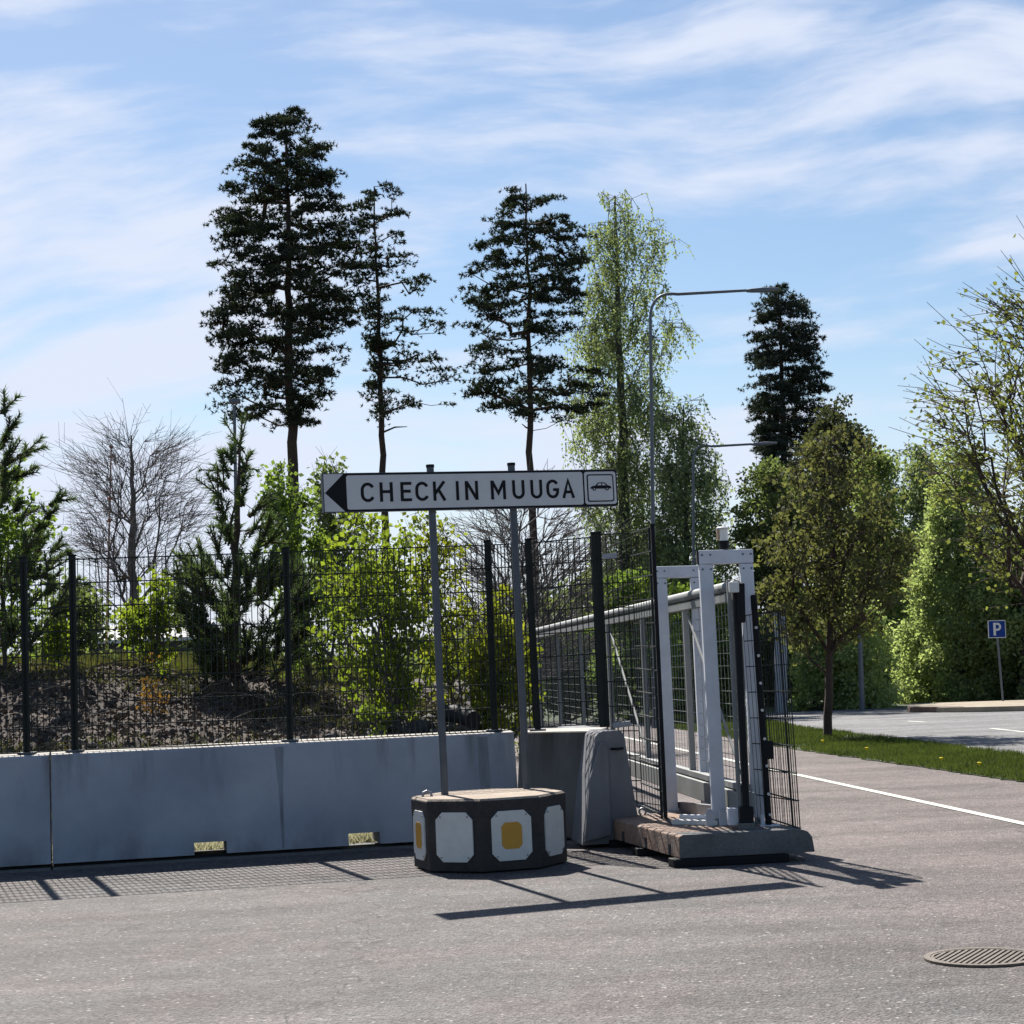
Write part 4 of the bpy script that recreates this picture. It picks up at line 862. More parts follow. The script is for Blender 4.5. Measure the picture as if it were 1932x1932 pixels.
t0 = P(1881, 1187, 49.0)
t = thing('parking_sign', A(t0[0] + 0.03, t0[1], 0.13), 'small blue parking sign with a white P on a thin grey post', 'sign')
hw = 0.225; mb = MB(); yw = A(0, 0.02, 0)
c = t0; X_ = nrm(A(1, 0, -0.02)); Z_ = nrm(A(0.02, 0, 1))
mb.hexa([c - X_ * hw - Z_ * hw, c + X_ * hw - Z_ * hw, c + X_ * hw - Z_ * hw + yw, c - X_ * hw - Z_ * hw + yw, c - X_ * hw + Z_ * hw, c + X_ * hw + Z_ * hw, c + X_ * hw + Z_ * hw + yw, c - X_ * hw + Z_ * hw + yw])
bd = mb.build('panel', 'reflector_white', t, 0.004)
h2 = hw - 0.018; mb = MB(); f = A(0, -0.005, 0)
mb.prism([c - X_ * h2 - Z_ * h2 + f, c + X_ * h2 - Z_ * h2 + f, c + X_ * h2 + Z_ * h2 + f, c - X_ * h2 + Z_ * h2 + f], (0, 0.003, 0)); mb.build('blue_face', 'blue_sign', bd)
mb = MB(); f = A(0, -0.009, 0)
def q2(a, b): return c + X_ * a * hw + Z_ * b * hw + f
mb.prism([q2(-.42, -.72), q2(-.14, -.72), q2(-.14, .72), q2(-.42, .72)], (0, 0.003, 0))
outer = [(-.14, .72)] + [(0.08 + .40 * math.cos(a), 0.27 + .45 * math.sin(a)) for a in np.linspace(1.57, -1.57, 10)] + [(-.14, -.18)]
inner = [(-.14, .05)] + [(0.06 + .17 * math.cos(a), 0.27 + .22 * math.sin(a)) for a in np.linspace(-1.57, 1.57, 10)] + [(-.14, .49)]
f2 = A(0, -0.0105, 0)
no = len(outer)
vs = [c + X_ * a * hw + Z_ * b * hw + f2 for a, b in outer] + [c + X_ * a * hw + Z_ * b * hw + f2 for a, b in inner[::-1]]
mb.add(vs, [(i, i + 1, no + i + 1, no + i) for i in range(no - 1)]); mb.build('letter', 'sign_white', bd)
mb = MB(); mb.tube([A(t0[0] + 0.05, t0[1] + 0.045, 0.13), t0 + A(0, 0.045, 0.2)], 0.026, 8); mb.build('post', 'lamp_paint', t)

t = thing('green_pole', A(*P(1627, 1340, 49.8)[:2], 0.0), 'slim green pole standing at the far road edge right of the slender tree', 'pole')
a = P(1627, 1343, 49.8); b = P(1622, 1170, 49.8); mb = MB(); mb.tube([A(a[0], a[1], 0), b], [0.075, 0.05], 10); mb.build('shaft', 'lamp_paint', t, 0, True)
mb = MB(); mb.tube([b, b + A(0, 0, 0.06)], 0.06, 10); mb.build('cap', 'lamp_paint', t)
t = thing('pale_pillar', A(*P(1474, 1340, 50.5)[:2], 0.0), 'narrow pale grey cabinet pillar seen through the folded mesh panel', 'pillar')
a = P(1474, 1345, 50.5); b = P(1472, 1157, 50.5); mb = MB(); mb.beam(A(a[0], a[1], 0), b, 0.30, 0.3); mb.build('body', 'pillar_grey', t, 0.02)
mb = MB(); mb.beam(b, b + A(0, 0, 0.05), 0.34, 0.34); mb.build('lid', 'roof_grey', t, 0.01)

# ------------------------------------------------------------------ HOUSE, MAST, CAR
hz = 2.1; D = 64.0
hl = P(60, 1200, D); hr = P(360, 1200, D)
t = thing('low_house', A((hl[0] + hr[0]) / 2, D, hz), 'low house with grey roof and white eaves far behind the fence, under the bare tree', 'house')
ze = P(240, 1209, D)[2]; zr = P(240, 1182, D)[2]; x0, x1 = hl[0], hr[0]
mb = MB(); mb.hexa([A(x0, D, hz - 0.6), A(x1, D, hz - 0.6), A(x1, D + 6, hz - 0.6), A(x0, D + 6, hz - 0.6), A(x0, D, ze), A(x1, D, ze), A(x1, D + 6, ze), A(x0, D + 6, ze)]); mb.build('wall', 'house_wall', t)
mb = MB(); mb.prism([A(x0 - 0.3, D - 0.4, ze + 0.01), A(x0 - 0.3, D + 3, zr + 0.15), A(x0 - 0.3, D + 6.4, ze + 0.01)], (x1 - x0 + 0.6, 0, 0)); rf = mb.build('roof', 'roof_grey', t)
mb = MB(); mb.beam(A(x0 - 0.3, D - 0.45, ze - 0.02), A(x1 + 0.3, D - 0.45, ze - 0.02), 0.12, 0.08, (0, 0, 1)); mb.build('eave', 'house_white', t)
mb = MB(); cx = P(140, 1180, D)[0]; mb.hexa([A(cx - .35, D + 2, ze), A(cx + .35, D + 2, ze), A(cx + .35, D + 2.7, ze), A(cx - .35, D + 2.7, ze)] + [A(cx - .35, D + 2, zr + 0.5), A(cx + .35, D + 2, zr + 0.5), A(cx + .35, D + 2.7, zr + 0.5), A(cx - .35, D + 2.7, zr + 0.5)]); mb.build('chimney', 'brick_red', rf)
for fx_ in (0.3, 0.55, 0.8):
    mb = MB(); xx = x0 + (x1 - x0) * fx_; mb.hexa([A(xx - .45, D - 0.03, ze - .9), A(xx + .45, D - 0.03, ze - .9), A(xx + .45, D + .05, ze - .9), A(xx - .45, D + .05, ze - .9), A(xx - .45, D - 0.03, ze - .25), A(xx + .45, D - 0.03, ze - .25), A(xx + .45, D + .05, ze - .25), A(xx - .45, D + .05, ze - .25)])
    mb.build('window', 'glass_dark', t)

a = P(198, 1190, 50); b = P(210, 838, 50); a[2] = 2.0
t = thing('thin_mast', a, 'thin reddish mast with small knobs standing in front of the bare tree', 'mast')
mb = MB(); mb.tube([a, b], [0.035, 0.02], 8); mb.build('shaft', 'mast_red', t)
for v_ in (842, 858, 895, 925, 960): q = a + (b - a) * ((1190 - v_) / 352.0); mb = MB(); mb.tube([q - A(0, 0, 0.05), q, q + A(0, 0, 0.05)], [0.03, 0.075, 0.03], 8); mb.build('knob', 'mast_red', t)

def car():
    l = P(1902, 1333, 56); x0 = l[0]; y = 56; z = 0.0
    t = thing('parked_car', A(x0 + 2, y, z), 'dark car parked behind the traffic island, cut by the right edge', 'car')
    side = [(0.0, 0.35), (0.05, 0.75), (0.9, 0.88), (1.5, 1.36), (2.9, 1.40), (3.7, 0.95), (4.25, 0.88), (4.3, 0.35)]
    mb = MB(); mb.prism([A(x0 + a, y, z + b) for a, b in side], (0, 1.7, 0)); b_ = mb.build('body', 'car_dark', t, 0.06, True)
    mb = MB(); mb.prism([A(x0 + a, y - 0.01, z + b) for a, b in ((1.1, 0.9), (1.56, 1.3), (2.85, 1.33), (3.45, 0.95))], (0, 0.02, 0)); mb.build('side_window', 'glass_dark', t)
    for cx in (0.85, 3.45):
        mb = MB(); mb.tube([A(x0 + cx, y - 0.03, 0.32), A(x0 + cx, y + 0.2, 0.32)], 0.32, 20); w = mb.build('wheel', 'black_rubber', t)
        mb = MB(); mb.tube([A(x0 + cx, y - 0.05, 0.32), A(x0 + cx, y - 0.031, 0.32)], 0.2, 16); mb.build('rim', 'galvanised', w)
    mb = MB(); mb.beam(A(x0 + 0.02, y - 0.01, 0.70), A(x0 + 0.22, y - 0.012, 0.72), 0.12, 0.03, (0, 0, 1)); mb.build('headlight', 'reflector_white', t)
car()

# ------------------------------------------------------------------ TREES
def seg_tubes(segs, rads, n=5):
    """segs (k,2,3), rads (k,2)"""
    segs = np.asarray(segs, float); rads = np.asarray(rads, float); k = len(segs)
    a = segs[:, 1] - segs[:, 0]; ln = np.linalg.norm(a, axis=1)[:, None]; a = a / np.maximum(ln, 1e-9)
    ref = np.where(np.abs(a[:, 2:3]) > 0.9, A(1, 0, 0), A(0, 0, 1)); x = np.cross(a, ref); x /= np.linalg.norm(x, axis=1)[:, None]; y = np.cross(a, x)
    th = np.arange(n) * 2 * math.pi / n; c = np.cos(th)[None, :, None]; s = np.sin(th)[None, :, None]
    off = x[:, None] * c + y[:, None] * s
    ov = a * np.minimum(rads.mean(1)[:, None] * 0.3, ln * 0.2)
    v0 = (segs[:, 0] - ov)[:, None] + off * rads[:, 0][:, None, None]; v1 = (segs[:, 1] + ov)[:, None] + off * rads[:, 1][:, None, None]
    V = np.concatenate([v0, v1], 1).reshape(-1, 3); b = np.arange(k)[:, None] * 2 * n; i = np.arange(n)[None]; j = (i + 1) % n
    F_ = np.stack([b + i, b + j, b + j + n, b + i + n], -1).reshape(-1, 4)
    return V, F_

def skeleton(trunk, clumps, rng, zpref=0.6, wander=0.10, step=0.5, horiz=1.0, twig=0.006, trunk_r=0.15, rise=0.0, tip=None, power=0.5):
    """trunk (m,3) bottom..top; clumps (n,3). returns node arrays and segments with radii"""
    pos = [np.asarray(p, float) for p in trunk]; par = [-1] + list(range(len(trunk) - 1)); cum = [0.0] * len(pos)
    ntr = len(pos)
    ax = np.array(trunk)
    def axis_at(z): return A(np.interp(z, ax[:, 2], ax[:, 0]), np.interp(z, ax[:, 2], ax[:, 1]), z)
    order = np.argsort([np.linalg.norm((c - axis_at(c[2]))[:2]) for c in clumps])
    ends = []
    cap = 60000; POS = np.zeros((cap, 3)); POS[:ntr] = pos; RAD = np.zeros(cap); cnt = ntr
    for oi in order:
        c = np.asarray(clumps[oi], float); rc_ = np.linalg.norm((c - axis_at(c[2]))[:2])
        Pn = POS[:cnt]; dl = c - Pn; dh = np.linalg.norm(dl[:, :2], axis=1); dz = dl[:, 2] - zpref * dh
        cost = np.sqrt(dh ** 2 + (horiz * dz) ** 2) + np.where(RAD[:cnt] > rc_, 3.0, 0.0)
        k = int(np.argmin(cost)); p = POS[k].copy(); L = np.linalg.norm(c - p)
        m = max(1, int(L / step)); ctrl = (p + c) / 2 + A(0, 0, -rise * L) + rng.normal(0, wander * L, 3) * A(1, 1, 0.5)
        prev = k
        for i in range(1, m + 1):
            s = i / m; q = p * (1 - s) ** 2 + ctrl * 2 * s * (1 - s) + c * s * s
            if i < m: q = q + rng.normal(0, 0.03 * step, 3)
            POS[cnt] = q; RAD[cnt] = np.linalg.norm((q - axis_at(q[2]))[:2]); par.append(prev); prev = cnt; cnt += 1
        ends.append((prev, oi))
    n = cnt; wgt = np.zeros(n)
    for e, _ in ends: wgt[e] += 1
    for i in range(n - 1, 0, -1):
        if par[i] >= 0: wgt[par[i]] += wgt[i]
    # nodes are appended after parents except trunk order (already increasing)
    R_ = twig * np.maximum(wgt, 1) ** power
    zz = ax[:, 2]; tr = trunk_r * (0.12 + 0.88 * (1 - (zz - zz[0]) / (zz[-1] - zz[0])) ** 0.9)
    segs = []; rads = []
    for i in range(1, n):
        p_ = par[i]
        if i < ntr: segs.append((POS[p_], POS[i])); rads.append((tr[p_], tr[i]))
        else: rp = min(R_[p_], R_[i] * 1.5) if p_ >= ntr else min(R_[i] * 1.3, tr[p_] * 0.6); segs.append((POS[p_], POS[i])); rads.append((rp, R_[i]))
    return np.array(segs), np.array(rads), ntr - 1

def envelope(prof, D, ub, vb, ut, vt):
    """photo silhouette rows (v, left, right) -> rows z, left radius, right radius; and the trunk line"""
    top = P(ut, vt, D); bot = P(ub, vb, D); rows = []
    for v, l, r_ in prof:
        f = (v - vt) / (vb - vt); uc = ut + (ub - ut) * f
        rows.append((P(uc, v, D)[2], max(0.02, (uc - l)) * D / FPX, max(0.02, (r_ - uc)) * D / FPX))
    rows.sort(); return np.array(rows), bot, top
def sample_clumps(rows, bot, top, n, rng, rmin=0.25, pw=0.6, D=50, jitter=0.1, extra=0.12, flat=1.0, wexp=1.35):
    zs = rows[:, 0]; out = []; w = rows[:, 1] + rows[:, 2]
    zf = np.linspace(zs[0], zs[-1], 200); wf = np.interp(zf, zs, w) ** wexp + 0.05; wf /= wf.sum(); cz = rng.choice(zf, n, p=wf) + rng.uniform(-0.5, 0.5, n) * (zf[1] - zf[0])
    for z in cz:
        L = np.interp(z, zs, rows[:, 1]); R_ = np.interp(z, zs, rows[:, 2]); a = rng.uniform(0, 2 * math.pi); rho = rmin + (1 - rmin) * rng.uniform() ** pw
        if rng.uniform() < extra: rho *= 1.08
        rx = R_ if math.cos(a) > 0 else L; ry = (L + R_) / 2 * flat
        ax_ = bot + (top - bot) * ((z - bot[2]) / (top[2] - bot[2]))
        out.append(A(ax_[0] + math.cos(a) * rx * rho, ax_[1] + math.sin(a) * ry * rho, z + rng.normal(0, jitter)))
    return np.array(out)

def rand_unit(rng, n):
    v = rng.normal(0, 1, (n, 3)); return v / np.linalg.norm(v, axis=1)[:, None]
def perp(a, rng):
    b = rand_unit(rng, len(a)); x = np.cross(a, b); return x / np.maximum(np.linalg.norm(x, axis=1)[:, None], 1e-6)
def needles(centers, dirs, ln, wd, rng):
    n = len(centers); x = perp(dirs, rng) * (wd * rng.uniform(0.7, 1.3, n))[:, None]; t = centers + dirs * (ln * rng.uniform(0.7, 1.25, n))[:, None]
    V = np.stack([centers - x, centers + x, t], 1).reshape(-1, 3); return V, np.arange(3 * n).reshape(-1, 3)
def leaves(centers, dirs, ln, wd, rng, droop=0.0):
    n = len(centers); l = (ln * rng.uniform(0.6, 1.3, n))[:, None]; x = perp(dirs, rng); nn = np.cross(x, dirs)
    w = l * wd; a = centers; b = centers + dirs * l * 0.5 + x * w + nn * l * 0.08; c = centers + dirs * l; d = centers + dirs * l * 0.5 - x * w + nn * l * 0.08
    V = np.stack([a, b, c, d], 1).reshape(-1, 3); return V, np.arange(4 * n).reshape(-1, 4)

def finish_tree(name, label, cat, base, trunk_segs, trunk_rads, limb_segs, limb_rads, foliage, bark, leafm, group=None, crown_name='crown'):
    t = thing(name, base, label, cat, group)
    if len(trunk_segs):
        V, F_ = seg_tubes(trunk_segs, trunk_rads, 9); np_mesh('trunk', V, F_, bark, t, True)
    if len(limb_segs):
        V, F_ = seg_tubes(limb_segs, limb_rads, 4); np_mesh('branches', V, F_, bark, t, False)
    if foliage is not None: np_mesh(crown_name, foliage[0], foliage[1], leafm, t)
    return t

def trunk_line(bot, top, n, rng, wob_=0.06):
    t = np.linspace(0, 1, n); p = bot[None] * (1 - t)[:, None] + top[None] * t[:, None]
    p[1:-1, 0] += rng.normal(0, wob_, n - 2); p[1:-1, 1] += rng.normal(0, wob_, n - 2); return p

def pine(label, prof, D, trunk_uv, ground_z, tr, seed, n=230, per=34, leafm='needle_dark', pad=0.55, group='tall pines behind the fence', stubs=(), ndl=0.13, gapt=-0.30, tierf=0.22):
    rng = np.random.RandomState(seed); ub, vb, ut, vt = trunk_uv
    rows, bot, top = envelope(prof, D, ub, vb, ut, vt)
    k = (bot[2] - ground_z) / (top[2] - bot[2]); base = bot - (top - bot) * k
    C_ = sample_clumps(rows, bot, top, n, rng, 0.15, 0.5, D, 0.10, 0.16, 1.0, 1.05)
    # gather clumps in tiers so that the crown layers
    gp = np.array([vnoise(c[0:1] * 1.0 + seed + c[1], c[2:3] * 2.1, 2.0, seed)[0] for c in C_]); C_ = C_[gp > gapt]
    tier = 0.8; C_[:, 2] += tierf * (np.round(C_[:, 2] / tier + 0.35 * np.sin(C_[:, 0] * 1.3 + C_[:, 1])) * tier - C_[:, 2])
    tl = trunk_line(base, top, 26, rng, 0.035)
    segs, rads, nt_ = skeleton(tl, C_, rng, 0.10, 0.09, 0.45, 1.9, 0.010, tr, rise=0.10)
    cs = []; ds = []
    for c in C_:
        zc = (c[2] - rows[0, 0]) / (rows[-1, 0] - rows[0, 0]); s = pad * rng.uniform(0.6, 1.25) * (1.0 - 0.25 * zc)
        m = int(per * rng.uniform(0.6, 1.4))
        p = rand_unit(rng, m) * (rng.uniform(0, 1, m) ** 0.5)[:, None] * A(s, s, s * 0.36)
        ax_ = base + (top - base) * ((c[2] - base[2]) / (top[2] - base[2])); ov = (c - ax_) * A(1, 1, 0); od = ov / max(0.1, np.linalg.norm(ov)); p += od * (p @ od)[:, None] * 0.5; p[:, 2] += 0.10 * s - 0.18 * np.maximum(0, p @ od)
        cs.append(c + p)
        d = p / np.maximum(np.linalg.norm(p, axis=1)[:, None], 1e-6) * 0.7 + A(0, 0, 0.55) + rng.normal(0, 0.35, (m, 3)); ds.append(d / np.linalg.norm(d, axis=1)[:, None])
    cs = np.concatenate(cs); ds = np.concatenate(ds); q = 9
    CC = np.repeat(cs, q, 0); DD = np.repeat(ds, q, 0) * 0.6 + rand_unit(rng, len(CC)) * 0.95; DD /= np.linalg.norm(DD, axis=1)[:, None]
    fol = needles(CC, DD, ndl, 0.019, rng)
    ts, tr_ = segs[:nt_], rads[:nt_]; ls, lr = list(segs[nt_:]), list(rads[nt_:])
    for (u0, v0, u1, v1, u2, v2) in stubs:
        a, b, c = P(u0, v0, D), P(u1, v1, D), P(u2, v2, D); ls += [(a, b), (b, c)]; lr += [(0.035, 0.026), (0.026, 0.012)]
    return finish_tree('pine_tree', label, 'tree', base, ts, tr_, np.array(ls), np.array(lr), fol, 'bark_pine', leafm, group)

pine('tallest pine, its dense dark crown highest in the picture, left of the sign', [(216, 490, 560), (235, 474, 592), (260, 462, 606), (290, 457, 614), (320, 442, 640), (350, 428, 652), (385, 415, 668), (410, 406, 680), (440, 402, 680), (462, 420, 672), (500, 408, 682), (560, 400, 690), (620, 402, 680), (655, 408, 672), (690, 410, 648), (720, 415, 640), (745, 412, 600), (775, 430, 592), (800, 465, 560)], 60, (553, 905, 538, 222), 1.9, 0.235, 101, 700, 25, pad=0.40, gapt=-0.62)
pine('thin open-crowned pine directly right of the tallest pine', [(347, 680, 735), (380, 672, 762), (430, 668, 775), (480, 672, 775), (520, 672, 798), (560, 690, 842), (600, 690, 846), (640, 700, 842), (665, 705, 780), (700, 705, 868), (745, 682, 862), (775, 700, 856), (795, 715, 835)], 62, (727, 1000, 706, 352), 1.6, 0.16, 102, 340, 13, pad=0.33, gapt=-0.35, stubs=((724, 815, 745, 806, 768, 805),), ndl=0.12)
pine('pine rising behind the middle of the sign, with two bare lower limbs reaching right', [(342, 962, 1010), (372, 957, 1042), (410, 930, 1092), (450, 895, 1102), (500, 888, 1108), (550, 866, 1098), (600, 880, 1090), (650, 880, 1060), (690, 885, 1040), (712, 890, 1150), (735, 888, 1158), (760, 900, 1150), (785, 965, 1110)], 60, (1004, 900, 992, 347), 0.3, 0.17, 103, 500, 20, pad=0.36, gapt=-0.25, stubs=((1003, 742, 985, 736, 970, 738), (1004, 812, 992, 806, 985, 800)))
pine('pine standing alone on the right, its top touching the near lamp head', [(540, 1455, 1485), (560, 1442, 1508), (590, 1432, 1530), (640, 1420, 1545), (700, 1418, 1556), (760, 1420, 1566), (800, 1430, 1580), (840, 1432, 1612), (880, 1436, 1640), (920, 1445, 1640)], 75, (1480, 930, 1470, 548), 0.0, 0.24, 104, 700, 20, 'needle_blue', pad=0.40, ndl=0.15, gapt=-0.55, tierf=0.05, group='tall pines behind the fence')

def deciduous(name, label, prof, D, trunk_uv, ground_z, tr, seed, n=200, per=60, leafm='leaf_mid', bark='bark_grey', lf=0.14, cr=0.45, rmin=0.3, zpref=0.7, stems=1, group=None, kind='leaf', twigs=4, wdl=0.34, cat='tree', spread=0.2, flat=1.0, step=0.5, horiz=1.0, crown_name='crown', pw=0.6, wander=0.1, twig=0.006, thin=None):
    rng = np.random.RandomState(seed); ub, vb, ut, vt = trunk_uv
    rows, bot, top = envelope(prof, D, ub, vb, ut, vt)
    base = bot.copy() if ground_z is None else bot - (top - bot) * ((bot[2] - ground_z) / (top[2] - bot[2]))
    C_ = sample_clumps(rows, base, top, n, rng, rmin, pw, D, 0.1, 0.12, flat)
    if thin is not None:
        gq = np.array([vnoise(c[0:1] * 1.2 + c[1] * 0.7, c[2:3] * 1.2, 1.5, seed)[0] for c in C_]); C_ = C_[gq > thin]
    tl = trunk_line(base, top, 16, rng, tr * 0.15)
    segs, rads, nt_ = skeleton(tl, C_, rng, zpref, wander, step, horiz, twig, tr)
    ts, trr = segs[:nt_], rads[:nt_]; ls, lr = [s for s in segs[nt_:]], [r_ for r_ in rads[nt_:]]
    for k in range(stems - 1):
        a = rng.uniform(0, 6.28); b2 = base + A(math.cos(a), math.sin(a), 0) * spread * 0.4; j = C_[rng.randint(len(C_))]
        mid = (b2 + j) / 2 + A(math.cos(a), math.sin(a), 0) * spread * 0.5; ls += [(b2, mid), (mid, j)]; lr += [(tr * 0.6, tr * 0.4), (tr * 0.4, tr * 0.12)]
    fol = None; cs = []; ds = []
    for c in C_:
        s = cr * rng.uniform(0.6, 1.3)
        if kind == 'leaf':
            m = int(per * rng.uniform(0.5, 1.5)); p = rand_unit(rng, m) * (rng.uniform(0, 1, m) ** 0.5)[:, None] * s * A(1, 1, 0.8); cs.append(c + p)
            d = rand_unit(rng, m) + p / s * 0.5 + A(0, 0, -0.15); ds.append(d / np.linalg.norm(d, axis=1)[:, None])
            for _ in range(twigs):
                e = c + rand_unit(rng, 1)[0] * s * 0.9 + A(0, 0, 0.15 * s); ls.append((c, e)); lr.append((twig * 0.9, twig * 0.4))
        elif kind == 'weep':
            for _ in range(max(2, int(per / 9))):
                st = c + rand_unit(rng, 1)[0] * s * A(1, 1, 0.5); L = rng.uniform(0.15, 0.95) * cr * 2; m = int(6 + L * 14)
                tt = np.linspace(0, 1, m)[:, None]; sway = A(rng.normal(0, .25), rng.normal(0, .25), 0) * min(1, L * 1.3)
                p = st + tt * A(0, 0, -L) + sway * tt ** 1.5 + rng.normal(0, 0.05, (m, 3)); cs.append(p)
                d = rand_unit(rng, m) * 0.7 + A(0, 0, -0.7); ds.append(d / np.linalg.norm(d, axis=1)[:, None])
                ls += [(c, st), (st, p[m // 2]), (p[m // 2], p[-1])]; lr += [(0.008, 0.006), (0.006, 0.005), (0.005, 0.003)]
        elif kind == 'bare':
            axp = base + (top - base) * ((c[2] - base[2]) / (top[2] - base[2])); out = nrm((c - axp) * A(1, 1, 0.3) + A(0, 0, 0.55 * np.linalg.norm(c - axp) + 0.05))
            for _ in range(per):
                e = c + (out + rng.normal(0, 0.42, 3)) * s; ls.append((c, e)); lr.append((twig, twig * 0.55))
                for __ in range(2): f_ = c + (e - c) * rng.uniform(0.4, 0.9); e2 = f_ + (out + rng.normal(0, 0.6, 3)) * s * 0.5; ls.append((f_, e2)); lr.append((twig * 0.6, twig * 0.35))
        elif kind == 'twigleaf':           # sparse leaves along straight outward shoots
            axp = base + (top - base) * ((c[2] - base[2]) / (top[2] - base[2])); out = nrm((c - axp) * A(1, 1, 0.4) + A(0, 0, 0.45 * np.linalg.norm(c - axp) + 0.05))
            for _ in range(twigs):
                e = c + (out + rng.normal(0, 0.35, 3)) * s * 1.4; ls.append((c, e)); lr.append((twig, twig * 0.5)); m = max(5, int(per / twigs))
                tt = rng.uniform(0, 1.02, m)[:, None]; cs.append(c + (e - c) * tt + rng.normal(0, 0.04, (m, 3))); d = rand_unit(rng, m) + out * 0.4; ds.append(d / np.linalg.norm(d, axis=1)[:, None])
        elif kind == 'brush':              # young pine: bottle-brush shoots
            axp = base + (top - base) * ((c[2] - base[2]) / (top[2] - base[2])); out = nrm((c - axp) * A(1, 1, 0) + A(0, 0, 0.8 * np.linalg.norm((c - axp)[:2]) + 0.12))
            for _ in range(twigs):
                dr = nrm(out + rng.normal(0, 0.38, 3)); st = c - dr * s * 0.3; e = c + dr * s * rng.uniform(0.6, 1.1); ls.append((st, e)); lr.append((0.011, 0.007))
                m = per; tt = rng.uniform(0, 1.0, m)[:, None]; pp = st + (e - st) * tt; dd = np.cross(rand_unit(rng, m), dr); dd /= np.linalg.norm(dd, axis=1)[:, None]; dd = dd * 0.8 + dr * 0.75; cs.append(pp); ds.append(dd / np.linalg.norm(dd, axis=1)[:, None])
    if cs:
        cs = np.concatenate(cs); ds = np.concatenate(ds)
        fol = needles(cs, ds, lf, wdl, rng) if kind == 'brush' else leaves(cs, ds, lf, wdl, rng)
    return finish_tree(name, label, cat, base, ts, trr, np.array(ls), np.array(lr), fol, bark, leafm, group, crown_name)

# birches
deciduous('birch_tree', 'tall pale green weeping birch directly right of the pine behind the sign', [(368, 1150, 1200), (400, 1108, 1220), (450, 1105, 1262), (490, 1105, 1262), (530, 1110, 1235), (600, 1085, 1275), (650, 1075, 1290), (720, 1065, 1270), (800, 1070, 1280), (900, 1090, 1240), (1000, 1100, 1230), (1100, 1110, 1220), (1250, 1130, 1210)], 62, (1186, 1260, 1160, 370), 0.0, 0.26, 201, 360, 66, 'leaf_birch', 'bark_birch', 0.10, 0.48, 0.10, 1.3, kind='weep', group='birches behind the gate', wdl=0.36)
deciduous('birch_tree', 'smaller bushy birch between the near lamp and the distant lamp', [(760, 1262, 1310), (800, 1245, 1325), (860, 1240, 1345), (920, 1240, 1365), (980, 1240, 1385), (1060, 1230, 1392), (1150, 1230, 1395), (1250, 1230, 1395)], 60, (1300, 1330, 1290, 765), 0.0, 0.16, 212, 260, 66, 'leaf_birch', 'bark_birch', 0.11, 0.5, 0.15, 0.9, kind='weep', group='birches behind the gate')
# bare trees
deciduous('bare_tree', 'large leafless tree with a fan of fine grey twigs behind the left fence', [(818, 238, 262), (850, 215, 300), (890, 160, 340), (930, 150, 350), (980, 150, 365), (1040, 150, 365), (1090, 175, 345), (1130, 200, 310)], 42, (252, 1190, 248, 822), 2.0, 0.14, 301, 230, 5, 'leaf_mid', 'bark_bare', 0.1, 0.55, 0.2, 1.3, kind='bare', step=0.35, twig=0.0062)
deciduous('bare_tree', 'leafless shrubby tree behind the right half of the fence, below the sign', [(965, 935, 1010), (1000, 895, 1080), (1050, 880, 1110), (1120, 885, 1115), (1200, 900, 1100), (1280, 920, 1080)], 34, (985, 1340, 975, 975), 0.0, 0.08, 302, 230, 5, 'leaf_mid', 'bark_bare', 0.1, 0.45, 0.15, 1.2, kind='bare', step=0.3, twig=0.008)
# young pines
deciduous('young_pine', 'young pine with upright candle shoots in front of the slim lamp post', [(842, 440, 452), (880, 425, 466), (915, 408, 482), (950, 402, 488), (975, 415, 480), (1000, 425, 470), (1008, 395, 500), (1030, 350, 545), (1060, 335, 575), (1120, 335, 590), (1180, 345, 590), (1240, 370, 570), (1290, 395, 520)], 21.5, (437, 1322, 452, 846), None, 0.085, 401, 120, 70, 'needle_young', 'bark_pine', 0.09, 0.30, 0.30, 0.5, kind='brush', twigs=4, wdl=0.007, twig=0.0035, step=0.3)
deciduous('young_pine', 'young pine cut by the left edge, branches ending in dark tufts', [(745, -60, -20), (780, -120, 8), (830, -140, 30), (890, -170, 60), (930, -180, 100), (980, -190, 132), (1050, -190, 138), (1120, -190, 135), (1220, -180, 110)], 21.5, (-60, 1330, -45, 750), None, 0.10, 402, 105, 75, 'needle_young', 'bark_pine', 0.085, 0.26, 0.45, 0.6, kind='brush', twigs=4, wdl=0.007, twig=0.0035, step=0.3)
# shrubs on the mound
deciduous('green_shrub', 'bright yellow-green shrub behind the fence left of the nearer sign post', [(1000, 640, 700), (1030, 625, 790), (1080, 605, 812), (1140, 600, 820), (1200, 590, 822), (1260, 640, 815), (1310, 660, 800), (1350, 690, 780)], 19.8, (742, 1372, 700, 1005), None, 0.022, 501, 210, 22, 'leaf_spring', 'bark_grey', 0.062, 0.16, 0.1, 1.4, stems=7, cat='shrub', group='shrubs behind the fence', twigs=3, spread=0.5, step=0.2, wdl=0.42, twig=0.003)
deciduous('green_shrub', 'yellow-green shrub with sparse top twigs, between the two sign posts', [(985, 735, 745), (1010, 760, 862), (1060, 770, 885), (1120, 780, 900), (1180, 790, 915), (1240, 800, 930), (1290, 820, 940)], 20.5, (862, 1390, 812, 1000), None, 0.02, 502, 190, 14, 'leaf_yellow', 'bark_grey', 0.055, 0.16, 0.1, 1.3, stems=6, cat='shrub', group='shrubs behind the fence', twigs=3, spread=0.5, step=0.2, wdl=0.42, twig=0.003)
